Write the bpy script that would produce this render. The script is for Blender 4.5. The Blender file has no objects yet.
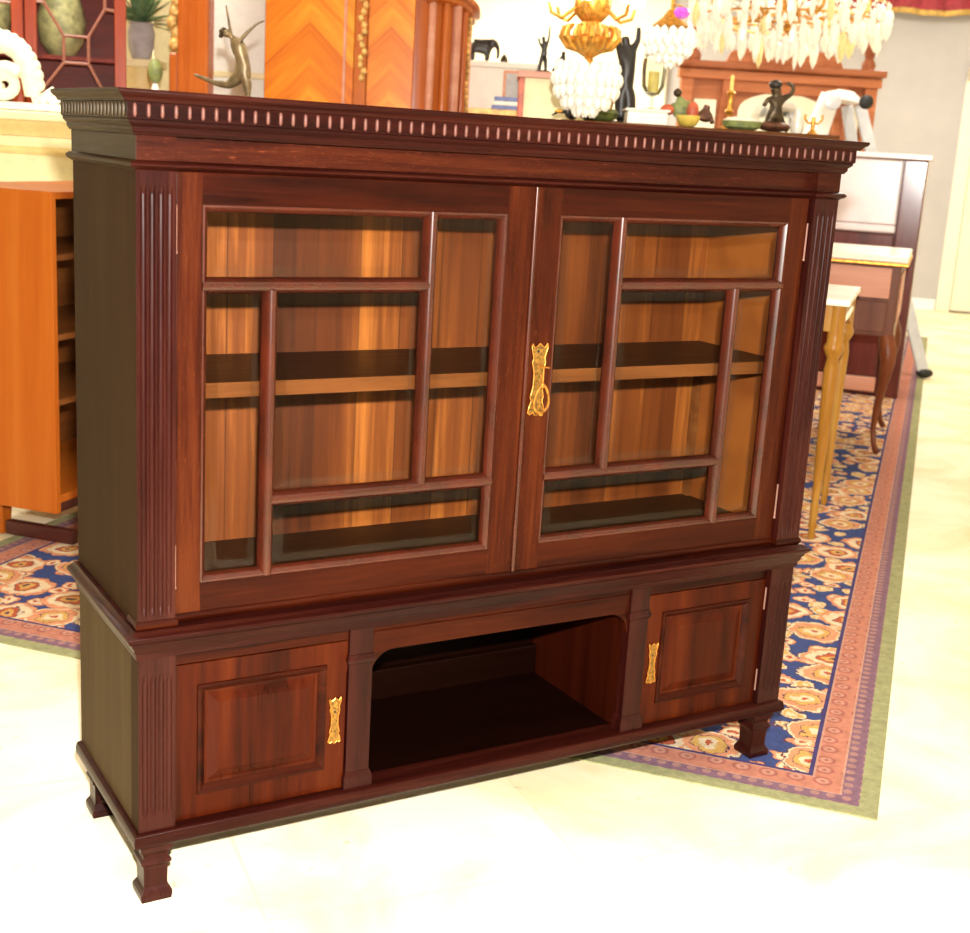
import bpy, bmesh, math, random
from mathutils import Vector, Matrix
random.seed(7)
S = bpy.context.scene
COL = S.collection
PI = math.pi

# ------------------------------------------------------------------ camera
CAM = Vector((-0.57815, -2.02562, 1.30855))
cd = bpy.data.cameras.new('camera')
cam = bpy.data.objects.new('camera', cd); COL.objects.link(cam)
cam.location = CAM
cam.rotation_euler = (1.33346, -0.05827, -0.52818)
cd.sensor_fit = 'HORIZONTAL'; cd.sensor_width = 36.0
cd.lens = 1326.795 * 36.0 / 970.0
cd.clip_start = 0.05; cd.clip_end = 60
cd.dof.use_dof = True; cd.dof.focus_distance = 2.55; cd.dof.aperture_fstop = 7.0
S.camera = cam
S.cycles.caustics_reflective = False
S.view_settings.view_transform = 'Standard'
S.view_settings.look = 'None'
S.view_settings.gamma = 1.0
S.view_settings.exposure = 0.0

# the shop is laid out along an aisle; these two frames are used to set furniture down
AX = Vector((0.856539, -0.516081, 0)); AY = Vector((0.516081, 0.856539, 0)); A0 = Vector((CAM.x, CAM.y, 0))
A_ROT = -math.radians(31.07)
def aisle(s, d, z=0.0): return A0 + AX * s + AY * d + Vector((0, 0, z))
UU = Vector((math.cos(math.radians(41)), math.sin(math.radians(41)), 0)); VV = Vector((-UU.y, UU.x, 0))
R_ROT = -math.radians(49)
def room(u, v, z=0.0): return UU * u + VV * v + Vector((0, 0, z))

# ------------------------------------------------------------------ materials
def lin(c):
    return tuple((x / 12.92 if x <= 0.04045 else ((x + 0.055) / 1.055) ** 2.4) for x in [v / 255.0 for v in c]) + (1.0,)
class NT:
    def __init__(s, name):
        s.m = bpy.data.materials.new(name); s.m.use_nodes = True
        s.t = s.m.node_tree; s.t.nodes.clear()
        s.out = s.n('ShaderNodeOutputMaterial')
    def n(s, typ, **kw):
        nd = s.t.nodes.new(typ)
        for k, v in kw.items(): setattr(nd, k, v)
        return nd
    def l(s, a, b): s.t.links.new(a, b)
    def setin(s, nd, **kw):
        for k, v in kw.items(): nd.inputs[k.replace('_', ' ')].default_value = v
        return nd
    def coord(s, scale=(1, 1, 1), loc=(0, 0, 0), rot=(0, 0, 0)):
        tc = s.n('ShaderNodeTexCoord'); mp = s.n('ShaderNodeMapping')
        mp.inputs['Scale'].default_value = scale; mp.inputs['Location'].default_value = loc; mp.inputs['Rotation'].default_value = rot
        s.l(tc.outputs['Object'], mp.inputs['Vector']); return mp.outputs['Vector']
    def noise(s, vec, scale, detail=4, rough=0.55, dist=0.0):
        nd = s.n('ShaderNodeTexNoise'); s.setin(nd, Scale=scale, Detail=detail, Roughness=rough, Distortion=dist)
        if vec is not None: s.l(vec, nd.inputs['Vector'])
        return nd.outputs['Fac']
    def ramp(s, fac, stops, interp='LINEAR'):
        r = s.n('ShaderNodeValToRGB'); r.color_ramp.interpolation = interp
        e = r.color_ramp.elements
        while len(e) < len(stops): e.new(0.5)
        for i, (p, c) in enumerate(stops): e[i].position = p; e[i].color = c
        s.l(fac, r.inputs['Fac']); return r.outputs['Color']
    def mix(s, fac, a, b, mode='MIX'):
        m = s.n('ShaderNodeMix', data_type='RGBA', blend_type=mode)
        for sock, v in ((m.inputs['Factor'], fac), (m.inputs['A'], a), (m.inputs['B'], b)):
            pass
        for idx, v in ((0, fac), (6, a), (7, b)):
            if hasattr(v, 'is_output'): s.l(v, m.inputs[idx])
            else: m.inputs[idx].default_value = v
        return m.outputs[2]
    def math(s, op, a, b=0.0, clamp=False):
        m = s.n('ShaderNodeMath', operation=op, use_clamp=clamp)
        for i, v in ((0, a), (1, b)):
            if hasattr(v, 'is_output'): s.l(v, m.inputs[i])
            else: m.inputs[i].default_value = v
        return m.outputs[0]
    def pbr(s, color, rough=0.5, metal=0.0, bump=None, bump_str=0.2, spec=0.5, coat=0.0, emit=None, estr=0.0, bdist=0.002):
        p = s.n('ShaderNodeBsdfPrincipled')
        for k, v in (('Base Color', color), ('Roughness', rough), ('Metallic', metal)):
            if hasattr(v, 'is_output'): s.l(v, p.inputs[k])
            else: p.inputs[k].default_value = v
        p.inputs['Specular IOR Level'].default_value = spec
        p.inputs['Coat Weight'].default_value = coat
        p.inputs['Coat Roughness'].default_value = 0.15
        if emit is not None:
            p.inputs['Emission Color'].default_value = emit; p.inputs['Emission Strength'].default_value = estr
        if bump is not None:
            b = s.n('ShaderNodeBump'); b.inputs['Strength'].default_value = bump_str; b.inputs['Distance'].default_value = bdist
            s.l(bump, b.inputs['Height']); s.l(b.outputs['Normal'], p.inputs['Normal'])
        s.l(p.outputs['BSDF'], s.out.inputs['Surface'])
        return s.m

def wood(name, dark, mid, light, axis='z', scale=1.0, rough=0.32, fleck=0.0, coat=0.0, seed=0.0, contrast=(0.3, 0.7), spec=0.2, gain=1.0, bump=0.12):
    t = NT(name)
    def lin(c): return tuple(q * gain for q in globals()['lin'](c)[:3]) + (1.0,)
    k = {'x': (1.2, 22, 22), 'y': (22, 1.2, 22), 'z': (22, 22, 1.2)}[axis]
    v = t.coord(tuple(q * scale for q in k), (seed, seed * 1.7, seed * 0.3))
    n1 = t.noise(v, 1.0, 5, 0.6, 0.6)
    v2 = t.coord(tuple(q * scale * 7 for q in k), (seed + 3, seed, 1))
    n2 = t.noise(v2, 1.0, 3, 0.7)
    v3 = t.coord((2.3, 2.3, 2.3), (seed, 2, 3)); n3 = t.noise(v3, 1.0, 2, 0.5)
    f = t.math('ADD', t.math('MULTIPLY', n1, 0.62), t.math('MULTIPLY', n2, 0.22))
    f = t.math('ADD', f, t.math('MULTIPLY', n3, 0.16))
    c = t.ramp(f, [(contrast[0], lin(dark)), (0.5, lin(mid)), (contrast[1], lin(light))])
    if fleck > 0:
        kk = {'x': (60, 420, 420), 'y': (420, 60, 420), 'z': (420, 420, 60)}[axis]
        vf = t.coord(kk, (seed, 1, 2)); nf = t.noise(vf, 1.0, 2, 0.5, 1.2)
        m = t.ramp(nf, [(0.62, (0, 0, 0, 1)), (0.80, (fleck, fleck, fleck, 1))])
        c = t.mix(m, c, lin(tuple(min(255, int(q * 1.7 + 30)) for q in light)))
    r = t.math('ADD', t.math('MULTIPLY', n2, 0.18), rough - 0.09)
    return t.pbr(c, r, 0.0, n2, bump, spec, coat)

def plain(name, c, rough=0.5, metal=0.0, var=0.12, nscale=18, bump=0.1, spec=0.5, coat=0.0, emit=None, estr=0.0):
    t = NT(name); v = t.coord()
    n = t.noise(v, nscale, 4, 0.6)
    a = lin(tuple(max(0, q * (1 - var)) for q in c)); b = lin(tuple(min(255, q * (1 + var * 0.6)) for q in c))
    return t.pbr(t.ramp(n, [(0.3, a), (0.7, b)]), rough, metal, n, bump, spec, coat, emit, estr)

M = {}
M['stile'] = wood('mahogany_vertical', (64, 20, 7), (102, 38, 14), (134, 60, 24), 'z', 1.0, 0.34, 0.25, contrast=(0.39, 0.61), gain=0.24, spec=0.09)
M['rail'] = wood('mahogany_horizontal', (58, 16, 7), (94, 31, 12), (120, 47, 18), 'x', 1.0, 0.32, 0.0, seed=4, contrast=(0.39, 0.61), gain=0.185, spec=0.09)
M['bar'] = plain('glossy_mahogany_bar', (58, 20, 9), 0.26, 0, 0.25, 9, 0.0, 0.5)
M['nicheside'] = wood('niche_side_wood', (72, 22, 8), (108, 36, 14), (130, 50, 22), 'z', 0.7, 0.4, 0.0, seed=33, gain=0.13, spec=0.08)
M['frieze'] = wood('quartered_oak_frieze', (60, 19, 11), (90, 33, 18), (118, 50, 25), 'x', 1.0, 0.36, 0.55, seed=9, contrast=(0.39, 0.61), gain=0.24, spec=0.09)
M['pilaster'] = wood('mahogany_pilaster', (54, 17, 14), (82, 28, 22), (108, 46, 36), 'z', 1.0, 0.30, 0.0, seed=2, contrast=(0.38, 0.62), gain=0.22, spec=0.14)
M['cornice'] = wood('mahogany_cornice', (50, 15, 12), (78, 26, 19), (102, 42, 30), 'x', 1.0, 0.32, 0.0, seed=5, contrast=(0.38, 0.62), gain=0.22, spec=0.1)
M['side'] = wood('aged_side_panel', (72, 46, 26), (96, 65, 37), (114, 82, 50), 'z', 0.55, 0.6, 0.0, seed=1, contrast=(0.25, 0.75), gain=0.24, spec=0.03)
M['sidebounce'] = wood('lower_side_floor_bounce', (92, 70, 44), (124, 100, 66), (146, 122, 84), 'z', 0.55, 0.6, 0.0, seed=11, contrast=(0.25, 0.75), gain=0.34, spec=0.03)  # paler than the upper side: flash bounce off the floor in the colour
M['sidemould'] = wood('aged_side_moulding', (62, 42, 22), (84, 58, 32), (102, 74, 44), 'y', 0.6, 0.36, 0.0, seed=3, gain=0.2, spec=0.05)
M['panel'] = wood('mahogany_panel', (72, 22, 6), (116, 39, 11), (146, 60, 20), 'z', 0.5, 0.30, 0.0, seed=12, contrast=(0.39, 0.61), gain=0.21, spec=0.09)
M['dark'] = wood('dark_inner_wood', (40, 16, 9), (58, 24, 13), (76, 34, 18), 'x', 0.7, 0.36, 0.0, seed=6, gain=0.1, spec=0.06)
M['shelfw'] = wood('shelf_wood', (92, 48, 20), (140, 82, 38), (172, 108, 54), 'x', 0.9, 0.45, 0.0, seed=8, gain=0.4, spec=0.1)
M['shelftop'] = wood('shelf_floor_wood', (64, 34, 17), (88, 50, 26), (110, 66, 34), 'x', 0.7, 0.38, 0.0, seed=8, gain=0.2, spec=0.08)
M['reed'] = plain('worn_reed_highlight', (92, 56, 48), 0.4, 0, 0.12, spec=0.2)  # worn wood and light caught on the flutes, both in the colour
M['reedside'] = plain('worn_reed_highlight_olive', (64, 52, 36), 0.4, 0, 0.12, spec=0.2)  # olive version for the end reeds, caught light included
def backboard():
    t = NT('backboard_planks')
    tc = t.n('ShaderNodeTexCoord'); sx = t.n('ShaderNodeSeparateXYZ'); t.l(tc.outputs['Object'], sx.inputs[0])
    pl = t.math('FLOOR', t.math('MULTIPLY', sx.outputs[0], 11.0))
    wn = t.n('ShaderNodeTexWhiteNoise', noise_dimensions='1D'); t.l(pl, wn.inputs['W'])
    v = t.coord((16, 1, 0.9)); n = t.noise(v, 1.0, 5, 0.6, 0.4)
    v2 = t.coord((95, 1, 3)); n2 = t.noise(v2, 1.0, 3, 0.6)
    f = t.math('ADD', t.math('MULTIPLY', n, 0.55), t.math('MULTIPLY', n2, 0.2))
    f = t.math('ADD', f, t.math('MULTIPLY', wn.outputs['Value'], 0.22))
    c = t.ramp(f, [(0.28, lin((50, 21, 6))), (0.44, lin((80, 37, 11))), (0.56, lin((102, 52, 17))), (0.68, lin((150, 88, 34)))])
    fr = t.math('FRACT', t.math('MULTIPLY', sx.outputs[0], 11.0))
    gap = t.math('LESS_THAN', fr, 0.03)
    c = t.mix(t.math('MULTIPLY', gap, 0.6), c, lin((50, 24, 8)))
    return t.pbr(c, 0.5, 0, None, 0.1, 0.2)
M['back'] = backboard()
def glass_mat(name='clear_glass', tint=(0.985, 0.99, 0.985, 1), k=0.06):
    t = NT(name)
    tr = t.n('ShaderNodeBsdfTransparent'); tr.inputs['Color'].default_value = tint
    gl = t.n('ShaderNodeBsdfGlossy'); gl.inputs['Roughness'].default_value = 0.02
    fz = t.n('ShaderNodeFresnel'); fz.inputs['IOR'].default_value = 1.45
    mx = t.n('ShaderNodeMixShader'); t.l(t.math('MULTIPLY', fz.outputs[0], k), mx.inputs[0]); t.l(tr.outputs[0], mx.inputs[1]); t.l(gl.outputs[0], mx.inputs[2])
    t.l(mx.outputs[0], t.out.inputs['Surface']); return t.m
M['glass'] = glass_mat()
M['bevel'] = glass_mat('bevelled_glass_edge', (0.86, 0.84, 0.80, 1), 0.5)
M['blown'] = glass_mat('blown_glass', (0.93, 0.95, 0.92, 1), 0.8)
M['brass'] = plain('brass', (186, 128, 56), 0.34, 0.85, 0.3, 90, 0.5)
M['plate'] = plain('aged_brass_plate', (132, 96, 42), 0.42, 0.7, 0.55, 160, 0.6)
M['gilt'] = plain('gilded_bronze', (222, 160, 70), 0.36, 0.75, 0.22, 40, 0.3)
M['giltwood'] = wood('gilded_wood', (170, 104, 30), (206, 142, 52), (232, 180, 88), 'z', 0.8, 0.34, 0.0, seed=21, gain=0.5, spec=0.2)
M['steel'] = plain('worn_hinge_steel', (128, 92, 80), 0.45, 0.0)
M['black'] = plain('black_rubber', (16, 16, 17), 0.5, 0, 0.2)
M['hole'] = plain('keyhole_dark', (14, 8, 5), 0.8)
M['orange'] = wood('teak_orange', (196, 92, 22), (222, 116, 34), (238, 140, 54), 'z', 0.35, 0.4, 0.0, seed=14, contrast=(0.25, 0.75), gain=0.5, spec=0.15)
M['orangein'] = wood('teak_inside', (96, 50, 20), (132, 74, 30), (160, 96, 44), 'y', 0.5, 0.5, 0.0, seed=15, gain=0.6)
M['redrail'] = plain('dark_red_rail', (66, 24, 18), 0.4)
M['cream'] = plain('cream_paint', (250, 236, 186), 0.5, 0, 0.05)
M['creamband'] = plain('cream_gold_band', (242, 216, 150), 0.5, 0, 0.06)
M['white'] = plain('white_paint', (246, 244, 236), 0.5, 0, 0.03)
M['whitecarve'] = plain('white_carved_plaster', (250, 248, 228), 0.6, 0, 0.05, 30, 0.4)
M['redmahog'] = wood('red_mahogany', (120, 40, 16), (160, 62, 28), (188, 84, 40), 'z', 0.6, 0.3, 0.0, seed=17, spec=0.1, gain=0.8)
M['redmahogx'] = wood('red_mahogany_dark', (62, 18, 12), (84, 26, 18), (104, 36, 24), 'x', 0.6, 0.4, 0.0, seed=18, gain=1.9, spec=0.1)
M['muntin'] = plain('dull_glazing_bar', (150, 92, 76), 0.4)
M['oak'] = wood('warm_oak', (150, 84, 52), (184, 112, 74), (208, 138, 98), 'x', 0.6, 0.42, 0.0, seed=19)
M['oakdark'] = wood('warm_oak_moulding', (120, 64, 40), (150, 86, 56), (176, 108, 72), 'x', 0.6, 0.42, 0.0, seed=20)
M['pianow'] = wood('piano_mahogany', (62, 20, 16), (88, 32, 26), (112, 46, 36), 'z', 0.6, 0.2, 0.0, seed=23, coat=0.6, spec=0.2)
M['pale'] = plain('flash_glare_panel', (226, 210, 214), 0.25, 0, 0.05, 5, 0.02, coat=0.4)  # flash glare on the polished piano put into the base colour
M['commode'] = wood('pinkish_walnut', (136, 72, 50), (172, 104, 76), (206, 142, 110), 'z', 0.6, 0.34, 0.0, seed=25, gain=0.34, spec=0.15)
M['pinkpanel'] = wood('pink_veneer', (206, 132, 108), (226, 158, 130), (242, 186, 160), 'x', 0.5, 0.34, 0.0, seed=26, gain=0.75)
M['cablegs'] = wood('brown_cabriole', (74, 34, 18), (104, 52, 28), (134, 74, 42), 'z', 0.8, 0.34, 0.0, seed=27)
M['marble'] = plain('cream_marble', (248, 240, 220), 0.2, 0, 0.06, 6, 0.0, coat=0.3)
M['alum'] = plain('grey_aluminium', (196, 198, 204), 0.4, 0.35, 0.05)
M['bronze'] = plain('dark_bronze', (70, 56, 38), 0.38, 0.6, 0.35, 30, 0.3)
M['bronzeolive'] = plain('olive_bronze', (124, 104, 74), 0.4, 0.4, 0.3, 30, 0.3)  # paler olive bronze for the dancer figure
M['bronzered'] = plain('reddish_bronze', (104, 66, 48), 0.4, 0.4, 0.3, 40, 0.3)
M['ebony'] = plain('black_carving', (34, 27, 24), 0.4, 0, 0.4, 30, 0.3)
M['ceramic'] = plain('white_ceramic', (240, 236, 222), 0.25, 0, 0.05, 12, 0.05, coat=0.5)
M['green'] = plain('sage_green', (120, 128, 74), 0.5, 0, 0.3, 30)
M['darkgreen'] = plain('moss_green', (86, 94, 44), 0.6, 0, 0.35, 40)
M['leaf'] = plain('plant_leaf_green', (108, 138, 96), 0.55, 0, 0.3, 30)
M['greypot'] = plain('grey_stone_pot', (176, 170, 172), 0.6, 0, 0.1)
M['redorange'] = plain('terracotta_red', (206, 96, 62), 0.45, 0, 0.2)
M['yellowbowl'] = plain('yellow_glaze', (228, 200, 92), 0.3, 0, 0.12, coat=0.4)
M['skin'] = plain('pale_porcelain', (236, 206, 180), 0.35, 0, 0.06)
M['tan'] = plain('gilded_tan', (214, 168, 96), 0.45, 0.2, 0.25, 40)
M['candle'] = plain('yellow_candle', (240, 210, 120), 0.5)
M['greyshade'] = plain('grey_lampshade', (168, 160, 152), 0.7)
M['crystal'] = plain('crystal_white', (252, 250, 240), 0.12, 0, 0.02, 40, 0.2, 0.8, coat=0.8)
M['crystalwarm'] = plain('crystal_amber', (244, 226, 160), 0.12, 0, 0.06, 40, 0.2, 0.8, coat=0.8)
M['violet'] = plain('violet_glass', (206, 90, 226), 0.2, 0, 0.2, 60, coat=0.5)
M['bulb'] = plain('lit_bulb', (255, 246, 220), 0.4, 0, 0.0, emit=(1, 0.93, 0.78, 1), estr=6.0)
M['blue'] = plain('blue_cover', (108, 120, 178), 0.5, 0, 0.1)
M['paper'] = plain('white_paper', (240, 238, 232), 0.7, 0, 0.04)
M['pinkdrape'] = plain('rose_drape', (160, 56, 70), 0.8, 0, 0.15)
M['golddrape'] = plain('gold_fringe', (204, 168, 92), 0.7, 0, 0.2)
M['mirror'] = plain('mirror_silvering', (236, 236, 232), 0.04, 1.0, 0.0)
M['wallc'] = plain('cream_wall_paint', (246, 238, 214), 0.8, 0, 0.03, 3)
M['wallg'] = plain('pale_grey_wall_paint', (176, 174, 177), 0.8, 0, 0.03, 3)
M['doorpaint'] = plain('off_white_door_paint', (234, 226, 206), 0.5, 0, 0.03, 3)
M['ceil'] = plain('white_ceiling_paint', (240, 238, 232), 0.9, 0, 0.02)
M['vasebeige'] = plain('beige_vase', (204, 186, 136), 0.5, 0, 0.2, 20)
M['sage'] = plain('dull_glass_reflection_green', (170, 164, 116), 0.5, 0, 0.3, 20)

def floor_mat():
    t = NT('cream_stone_tiles')
    v = t.coord((1, 1, 1), (0.1, 0.2, 0), (0, 0, -math.radians(41)))
    br = t.n('ShaderNodeTexBrick'); br.offset = 0.0
    t.setin(br, Scale=1.0, Mortar_Size=0.004, Brick_Width=0.61, Row_Height=0.61, Mortar_Smooth=0.3)
    br.inputs['Color1'].default_value = lin((241, 232, 206)); br.inputs['Color2'].default_value = lin((233, 222, 192)); br.inputs['Mortar'].default_value = lin((228, 217, 184))
    t.l(v, br.inputs['Vector'])
    v2 = t.coord((1, 1, 1)); n = t.noise(v2, 2.2, 5, 0.6, 0.8); n2 = t.noise(v2, 16, 5, 0.65)
    c = t.mix(t.ramp(n, [(0.42, (0, 0, 0, 1)), (0.66, (0.9, 0.9, 0.9, 1))]), br.outputs['Color'], lin((222, 200, 150)))
    spots = t.ramp(n2, [(0.655, (0, 0, 0, 1)), (0.72, (0.7, 0.7, 0.7, 1))])
    c = t.mix(spots, c, lin((150, 134, 96)))
    return t.pbr(c, 0.4, 0, n2, 0.03, 0.4)
M['floor'] = floor_mat()

RU0, RU1, RV0, RV1 = 0.885, 9.6, -1.19, 1.53
def rug_mat():
    # object coordinates: x along the aisle (from the near edge), y across (from the right edge)
    t = NT('oriental_rug_pile')
    tc = t.n('ShaderNodeTexCoord'); sx = t.n('ShaderNodeSeparateXYZ'); t.l(tc.outputs['Object'], sx.inputs[0])
    x, y = sx.outputs[0], sx.outputs[1]
    L, Wd = RU1 - RU0, RV1 - RV0
    dx = t.math('MINIMUM', x, t.math('SUBTRACT', L, x)); dy = t.math('MINIMUM', y, t.math('SUBTRACT', Wd, y))
    e = t.math('MINIMUM', dx, dy)
    NAVY, RUST, PEACH, CREAM, GOLD, DK = lin((62, 74, 122)), lin((178, 88, 60)), lin((214, 146, 108)), lin((222, 200, 166)), lin((208, 162, 92)), lin((92, 62, 78))
    v = t.coord((1, 1, 0))
    wob = t.n('ShaderNodeTexNoise'); t.setin(wob, Scale=14.0, Detail=5.0, Roughness=0.65); t.l(v, wob.inputs['Vector'])
    wv = t.n('ShaderNodeVectorMath', operation='MULTIPLY_ADD'); t.l(wob.outputs['Color'], wv.inputs[0]); wv.inputs[1].default_value = (0.085, 0.085, 0); t.l(v, wv.inputs[2])
    def flower(scale, stops, smooth=0.0, rnd=0.75):
        vo = t.n('ShaderNodeTexVoronoi', voronoi_dimensions='2D', feature='F1'); t.setin(vo, Scale=scale, Randomness=rnd); t.l(wv.outputs[0], vo.inputs['Vector'])
        return vo.outputs['Distance'], vo.outputs['Color']
    d1, c1 = flower(5.6, None); d2, c2 = flower(13.0, None)
    big = t.ramp(d1, [(0.0, DK), (0.05, GOLD), (0.13, RUST), (0.2, DK), (0.215, CREAM), (0.34, PEACH), (0.42, DK), (0.44, NAVY)], 'CONSTANT')
    bigb = t.ramp(d1, [(0.0, RUST), (0.06, CREAM), (0.15, GOLD), (0.24, DK), (0.255, PEACH), (0.36, CREAM), (0.41, DK), (0.44, NAVY)], 'CONSTANT')
    s1 = t.n('ShaderNodeSeparateColor'); t.l(c1, s1.inputs[0])
    big = t.mix(t.math('GREATER_THAN', s1.outputs[0], 0.5), big, bigb)
    small = t.ramp(d2, [(0.0, RUST), (0.12, CREAM), (0.26, PEACH), (0.36, DK), (0.4, NAVY)], 'CONSTANT')
    smallb = t.ramp(d2, [(0.0, CREAM), (0.14, GOLD), (0.25, CREAM), (0.33, DK), (0.38, NAVY)], 'CONSTANT')
    s2 = t.n('ShaderNodeSeparateColor'); t.l(c2, s2.inputs[0])
    small = t.mix(t.math('GREATER_THAN', s2.outputs[1], 0.55), small, smallb)
    field = t.mix(t.math('GREATER_THAN', d1, 0.43), big, small)
    # border band: rust with small motifs
    vb = t.n('ShaderNodeTexVoronoi', voronoi_dimensions='2D'); t.setin(vb, Scale=17.0, Randomness=0.2); t.l(v, vb.inputs['Vector'])
    border = t.ramp(vb.outputs['Distance'], [(0.0, lin((142, 74, 70))), (0.16, lin((198, 146, 126))), (0.3, lin((158, 92, 84))), (0.4, lin((188, 124, 104)))])
    vg = t.n('ShaderNodeTexVoronoi', voronoi_dimensions='2D'); t.setin(vg, Scale=30.0, Randomness=0.0); t.l(v, vg.inputs['Vector'])
    guard = t.ramp(vg.outputs['Distance'], [(0.0, lin((166, 124, 118))), (0.3, lin((128, 96, 112)))], 'CONSTANT')
    bind = t.mix(t.noise(v, 25, 3), lin((138, 138, 100)), lin((168, 166, 122)))
    # distances from the edge, in metres
    out = bind
    for lim, colr in ((0.040, guard), (0.078, lin((188, 142, 124))), (0.083, border), (0.140, lin((188, 142, 124))), (0.145, lin((70, 60, 104))), (0.155, field)):
        out = t.mix(t.math('GREATER_THAN', e, lim), out, colr)
    mo = t.ramp(t.noise(v, 42, 4, 0.7), [(0.3, (0.62, 0.6, 0.62, 1)), (0.7, (1, 1, 1, 1))])
    out = t.mix(0.9, out, mo, 'MULTIPLY')
    n = t.noise(v, 260, 2, 0.6)
    return t.pbr(out, 0.95, 0, n, 0.4, 0.1)
M['rug'] = rug_mat()

def chevron_mat():
    t = NT('chevron_veneer')
    tc = t.n('ShaderNodeTexCoord'); sx = t.n('ShaderNodeSeparateXYZ'); t.l(tc.outputs['Object'], sx.inputs[0])
    ax = t.math('ABSOLUTE', sx.outputs[0])
    q = t.math('ADD', sx.outputs[2], t.math('MULTIPLY', ax, 0.95))
    w1 = t.n('ShaderNodeCombineXYZ'); t.l(t.math('MULTIPLY', q, 9.0), w1.inputs[0]); t.l(t.math('MULTIPLY', sx.outputs[0], 1.6), w1.inputs[1])
    n = t.noise(w1.outputs[0], 1.0, 4, 0.65, 0.4)
    fl = t.math('FLOOR', t.math('MULTIPLY', q, 7.0)); wn = t.n('ShaderNodeTexWhiteNoise', noise_dimensions='1D'); t.l(fl, wn.inputs['W'])
    f = t.math('ADD', t.math('MULTIPLY', n, 0.8), t.math('MULTIPLY', wn.outputs['Value'], 0.2))
    c = t.ramp(f, [(0.3, lin((178, 80, 6))), (0.5, lin((214, 118, 14))), (0.7, lin((234, 156, 40)))])
    return t.pbr(c, 0.3, 0, None, 0, 0.3, 0.1)
M['chevron'] = chevron_mat()
M['armoire'] = wood('armoire_cherry', (172, 78, 22), (206, 106, 40), (228, 136, 66), 'z', 0.5, 0.26, 0.0, seed=31, coat=0.15, gain=0.7, spec=0.2)

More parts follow.
